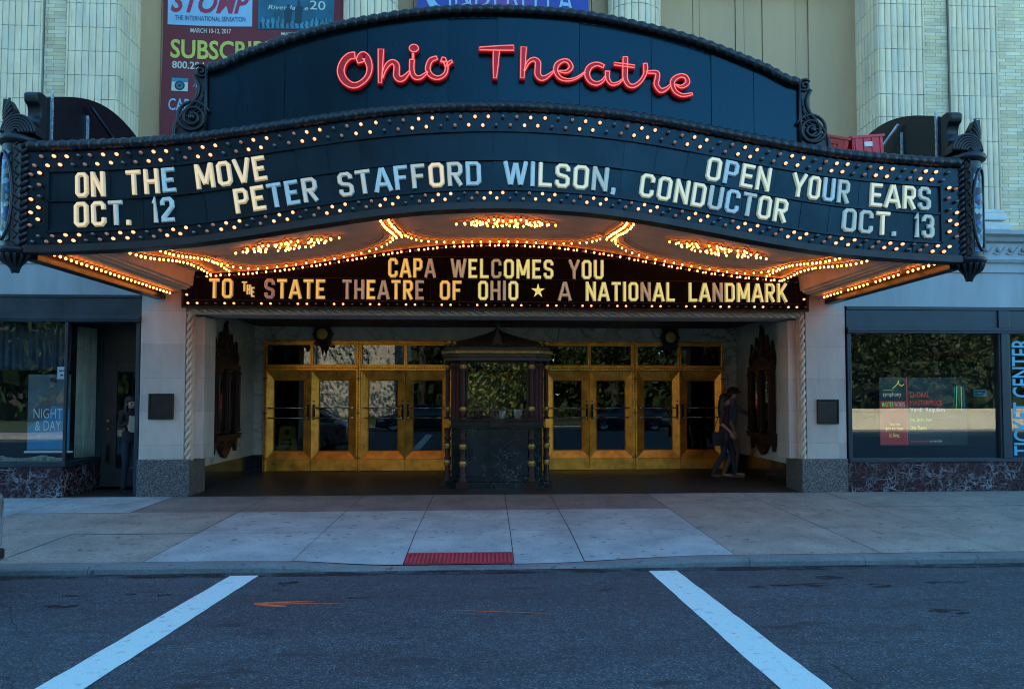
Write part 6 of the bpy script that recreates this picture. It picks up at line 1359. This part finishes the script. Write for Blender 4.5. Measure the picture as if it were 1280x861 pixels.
# ------------------------------------------------------------------ parked cars
MT['tyre'] = mat('tyre', (.015, .015, .016), .85); MT['rim'] = mat('alloy_rim', (.45, .46, .48), .3, .8); MT['carglass'] = mat('car_glass', (.015, .02, .022), .06); MT['red_lens'] = mat('red_lens', (.35, .012, .012), .15, 0, .05, 5, coat=1); MT['lamp_lens'] = mat('clear_lens', (.55, .56, .55), .12, 0, .05, 5, coat=1); MT['carblack'] = mat('car_trim', (.015, .015, .017), .5)
MT['plate'] = mat('number_plate', (.55, .55, .52), .5)
def car(label, x, y, z, rz, mt, group='cars parked along the street'):
    o0 = thing('parked_car', label, 'car', (0, 0, 0), group)      # rear bumper at x = 0, nose towards -X
    def sect(xx, hw, zb0, zbelt, ztop, tuck): return [(-xx, s_*w_, z_) for s_, w_, z_ in ((-1, hw*.80, zb0), (-1, hw*.97, zb0+.10), (-1, hw, zb0+.30), (-1, hw*.985, zbelt-.08), (-1, hw*.94, zbelt), (-1, hw*tuck, ztop), (1, hw*tuck, ztop), (1, hw*.94, zbelt), (1, hw*.985, zbelt-.08), (1, hw, zb0+.30), (1, hw*.97, zb0+.10), (1, hw*.80, zb0))]
    st_ = [(0, .66, .32, .70, .73, .8), (.06, .80, .26, .84, .88, .8), (.22, .87, .22, .92, .99, .8), (.60, .90, .20, .94, 1.03, .8), (1.1, .91, .19, .94, 1.04, .85), (2.9, .91, .19, .92, .99, .85), (3.4, .90, .19, .86, .93, .82), (3.9, .88, .20, .78, .84, .8), (4.25, .82, .22, .70, .75, .8), (4.42, .66, .30, .60, .63, .8)]
    b = MB(); rs = [sect(*s_) for s_ in st_]; n = 12
    for i in range(len(rs)-1): b.add(rs[i]+rs[i+1], [(j, (j+1) % n, n+(j+1) % n, n+j) for j in range(n)], 0, True)
    b.add(rs[0], [tuple(range(n))]); b.add(rs[-1], [tuple(range(n))[::-1]]); bd = b.build('body', mt, o0, bevel=.02)
    gh = [(.45, .70, .97, 1.02), (1.0, .66, .97, 1.36), (1.5, .64, .97, 1.43), (2.3, .64, .97, 1.42), (2.75, .66, .95, 1.30), (3.30, .70, .90, .97)]
    b = MB(); rs = [[(-a, -.83, c), (-a, -h, d), (-a, h, d), (-a, .83, c)] for a, h, c, d in gh]
    for i in range(len(rs)-1): b.add(rs[i]+rs[i+1], [(j, j+1, 5+j, 4+j) for j in range(3)], 0, True)
    b.build('windows', 'carglass', o0, recalc=False)
    b = MB(); b.grid(lambda u, v: (-1.05-1.55*u, (-.65+1.3*v), 1.375+.065*math.sin(math.pi*(.2+.6*u))+.012*math.sin(math.pi*v)), 8, 6); 
    for sy in (-1, 1):
        b.tube([(-.45, sy*.80, .99), (-1.05, sy*.665, 1.375), (-2.6, sy*.655, 1.375), (-3.28, sy*.80, .95)], .03, 6); b.tube([(-1.85, sy*.66, 1.41), (-1.9, sy*.84, .96)], .035, 6)
    b.build('roof', mt, o0, recalc=False)
    for xw in (.88, 3.52):
        for sy in (-1, 1):
            b = MB(); b.lathe([(.20, -.10), (.30, -.10), (.325, -.06), (.325, .06), (.30, .10), (.20, .10)], (0, 0, 0), 24)
            b.v = [(-xw+v[0], sy*.80+v[2], .325+v[1]) for v in b.v]; wl = b.build('wheel', 'tyre', o0)
            b = MB(); b.lathe([(0, .02), (.06, .03), (.20, .06), (.21, .09)], (0, 0, 0), 20)
            for k in range(5): a = k*2*math.pi/5; b.tube([(.03*math.cos(a), .03*math.sin(a), .06), (.19*math.cos(a), .19*math.sin(a), .085)], .025, 6)
            b.v = [(-xw+v[0], sy*(.80+v[2]), .325+v[1]) for v in b.v]; b.build('rim', 'rim', wl)
    for sy in (-1, 1):
        b = MB(); b.box(-.20, -.01, sy*.44-.12, sy*.44+.12, .68, .80); b.build('tail_lamp', 'red_lens', o0, bevel=.02); b = MB(); b.box(-.05, .012, sy*.54-.10, sy*.54+.08, .37, .41); b.build('reflector', 'red_lens', o0)
        b = MB(); b.sphere((-4.24, sy*.62, .62), .13, 12, 8, sc=(1.0, 1.1, .6)); b.build('headlight', 'lamp_lens', o0)
    for q in ((-.5, .01, -.72, .72, .24, .34), (-4.46, -4.3, -.6, .6, .25, .36)): b = MB(); b.box(*q); b.build('bumper', 'carblack', o0, bevel=.02)
    b = MB(); b.box(-.02, .012, -.16, .16, .50, .60); b.build('number_plate', 'plate', o0)
    o0.location = (x, y, z); o0.rotation_euler = (0, 0, rz); return o0
MT['car_silver'] = mat('car_paint_silver', (.28, .33, .38), .25, .5, .05, 2, coat=1); MT['car_dark'] = mat('car_paint_dark', (.03, .04, .055), .2, .3, .05, 2, coat=1)
car('silver car parked at the kerb, its rear bumper at the left edge', -4.50, 7.10, -.145, 0, 'car_silver')
car('dark car parked across the street', -1.3, -8.0, -.14, 0, 'car_dark'); car('silver car parked across the street behind the dark one', -8.0, -8.0, -.14, 0, 'car_silver')
car('dark car parked far across the street', 9.5, -8.0, -.14, 0, 'car_dark')

# ------------------------------------------------------------------ across the street: what the glass mirrors
MT['lawn'] = mat('lawn', (.03, .055, .014), .9, 0, .3, .8, .2); MT['wallstone'] = mat('park_wall_stone', (.76, .64, .42), .8, 0, .12, 1.5, .05); MT['palestone'] = tiles('pale_civic_stone', [(.56, .49, .36), (.54, .46, .34), (.58, .51, .38)], 1.6, .62, .02, (.2, .19, .16), rough=.8, jx=.02, stagger=.5)
MT['bark'] = mat('bark', (.05, .038, .028), .9, 0, .3, 8)
b = MB(); b.box(-70, 70, -13.2, -9.25, -.4, -.03); tag(b.build('far_pavement', 'conc_old'), kind='structure')
b = MB(); b.quad((-90, -90, .05), (90, -90, .05), (90, -13.21, -.02), (-90, -13.21, -.02)); tag(b.build('lawn', 'lawn', recalc=False), kind='structure')
b = MB(); pts = [(14.5+1.5*i, -13.6-.02*(i-4)**2) for i in range(18)]; b.ribbon(pts, .22, lambda u, v, d: (u, v, d), [(-1, -.1), (-1, .92), (-1.12, .92), (-1.12, 1.06), (1.12, 1.06), (1.12, .92), (1, .92), (1, -.1)]); 
tag(b.build('stone_wall', 'wallstone', loc=(8, -14, 0)), 'low pale curved stone wall across the street', 'wall')
CB = thing('civic_building', 'pale stone building across the street', 'building', (-13, -34, 0))
b = MB(); b.box(-19, -7.5, -44, -32, 0, 9.5); b.box(-19.5, -7, -44.5, -31.5, 9.5, 10.4); b.box(-19, -7.5, -32, -31.4, 0, 2.0); b.build('wall', 'palestone', CB)
for k in range(4): b = MB(); b.box(-18.4+3.2*k, -17.2+3.2*k, -32, -31.5, 2.0, 9.5); b.build('pilaster', 'palestone', CB)
LEAF = [mat('leaf_green', (.022, .040, .006), .6, 0, .35, 1.2), mat('leaf_yellow_green', (.060, .062, .010), .6, 0, .35, 1.2)]
GOLD = [mat('leaf_lime', (.10, .13, .016), .6, 0, .35, 1.2), mat('leaf_gold', (.19, .15, .02), .6, 0, .35, 1.2)]
def tree(label, x, y, h, r, zc0, seed, n=5200, yel=.35, leaf=None):
    rnd = random.Random(seed); o0 = thing('tree', label, 'tree', (x, y, 0), 'trees across the street')
    b = MB(); b.tube([(x, y, -.1), (x+.05, y, h*.22), (x-.1, y+.1, h*.45), (x, y, h*.75)], [.32, .25, .20, .07], 10); ends = []
    for k in range(12):
        a = rnd.uniform(0, 6.28); z = h*rnd.uniform(.28, .6); e = V((x+r*.75*math.cos(a), y+r*.75*math.sin(a), z+h*rnd.uniform(.08, .3))); m = V((x, y, z)).lerp(e, .5)+V((0, 0, -.3)); b.tube([(x, y, z), m, e], [.11, .08, .03], 6); ends.append(e)
    b.build('trunk', 'bark', o0)
    cl = [(V((x+r*rnd.gauss(0, .42), y+r*rnd.gauss(0, .42), zc0+(h-zc0)*rnd.uniform(.02, .95))), r*rnd.uniform(.20, .38)) for _ in range(46)]+[(e, r*.3) for e in ends]
    vs = []; fs = []; mi = []
    for i in range(n):
        c, rr = cl[rnd.randrange(len(cl))]; d = V((rnd.gauss(0, 1), rnd.gauss(0, 1), rnd.gauss(0, .8))).normalized()*rr*rnd.random()**.35; p = c+d
        u = V((rnd.gauss(0, 1), rnd.gauss(0, 1), rnd.gauss(0, 1))).normalized(); w2 = u.orthogonal().normalized(); s_ = rnd.uniform(.10, .20); q = len(vs)
        vs += [tuple(p-u*s_-V((x, y, 0))), tuple(p+w2*s_*.6-V((x, y, 0))), tuple(p+u*s_-V((x, y, 0))), tuple(p-w2*s_*.6-V((x, y, 0)))]; fs.append((q, q+1, q+2, q+3)); mi.append(1 if rnd.random() < yel else 0)
    me = bpy.data.meshes.new('crown'); me.from_pydata(vs, [], fs); 
    for m in (leaf or LEAF): me.materials.append(m)
    me.polygons.foreach_set('material_index', mi); o = bpy.data.objects.new('crown', me); COL.objects.link(o); o.parent = o0; ORG[o.name] = V((x, y, 0))
for i, a in enumerate([(-13, -19, 21, 6.5, 6), (-4.5, -21, 20, 6.0, 5), (.6, -17.0, 8.5, 3.6, 1.2), (8.5, -19.5, 9, 4.3, 2.6), (14.5, -18, 8, 4.2, 2.2), (20.5, -21, 9, 5, 2.4), (-23, -20, 19, 6.5, 5), (27, -20, 9, 5, 2.6)]):
    tree(['tall spreading tree on the lawn', 'tall dense tree behind the lawn', 'small yellowing tree at the lawn edge', 'round tree behind the low wall', 'low tree behind the low wall', 'broad tree at the far end of the wall', 'tall tree before the pale building', 'last tree along the wall'][i]+' across the street', *a, seed=31+i, leaf=(GOLD if i == 2 else None))

# far wood behind the lawn, one mass
rnd = random.Random(5); vs = []; fs = []
for i in range(26000):
    x = rnd.uniform(-75, 75)
    if -21 < x < -6: continue
    y = rnd.uniform(-40, -30); hh = (15 if x < -20 else 7.5)+1.8*math.sin(x*.35)+1.5*math.sin(x*1.1+1); z = hh*rnd.random()**.9
    u = V((rnd.gauss(0, 1), rnd.gauss(0, 1), rnd.gauss(0, 1))).normalized(); w2 = u.orthogonal().normalized(); s_ = rnd.uniform(.40, .85); q = len(vs); p = V((x, y, z))
    vs += [tuple(p-u*s_), tuple(p+w2*s_*.7), tuple(p+u*s_), tuple(p-w2*s_*.7)]; fs.append((q, q+1, q+2, q+3))
b = MB(); b.add(vs, fs); tag(b.build('far_wood', LEAF[0], recalc=False), kind='stuff')

OB = thing('sky_block_tower', 'added dark tower behind the view, blocking the sky on the left', 'tower', (-30, -62, 0))  # added out of view to block sky light and darken the marquee's left
MT['blocktower'] = mat('sky_block_stone', (.04, .030, .022), .8, 0, .2, .3); b = MB(); b.box(-58, -7, -75, -62, 0, 46); tw = b.build('wall', 'blocktower', OB)
for k in range(9):
    for q in range(15): b = MB(); b.box(-56+3.2*q, -54.6+3.2*q, -62.0, -61.95, 2.5+3.9*k, 4.6+3.9*k); b.build('window', 'carglass', OB)

MT['railiron'] = mat('railing_iron', (.02, .02, .02), .5)
b = MB(); b.box(-6, 14.2, -13.62, -13.58, .95, .99); b.box(-6, 14.2, -13.62, -13.58, .20, .24)
for k in range(135): b.box(-6+.15*k-.012, -6+.15*k+.012, -13.612, -13.588, -.05, 1.12)
tag(b.build('iron_fence', 'railiron', loc=(4, -13.6, 0)), 'black iron railing along the lawn across the street', 'fence')
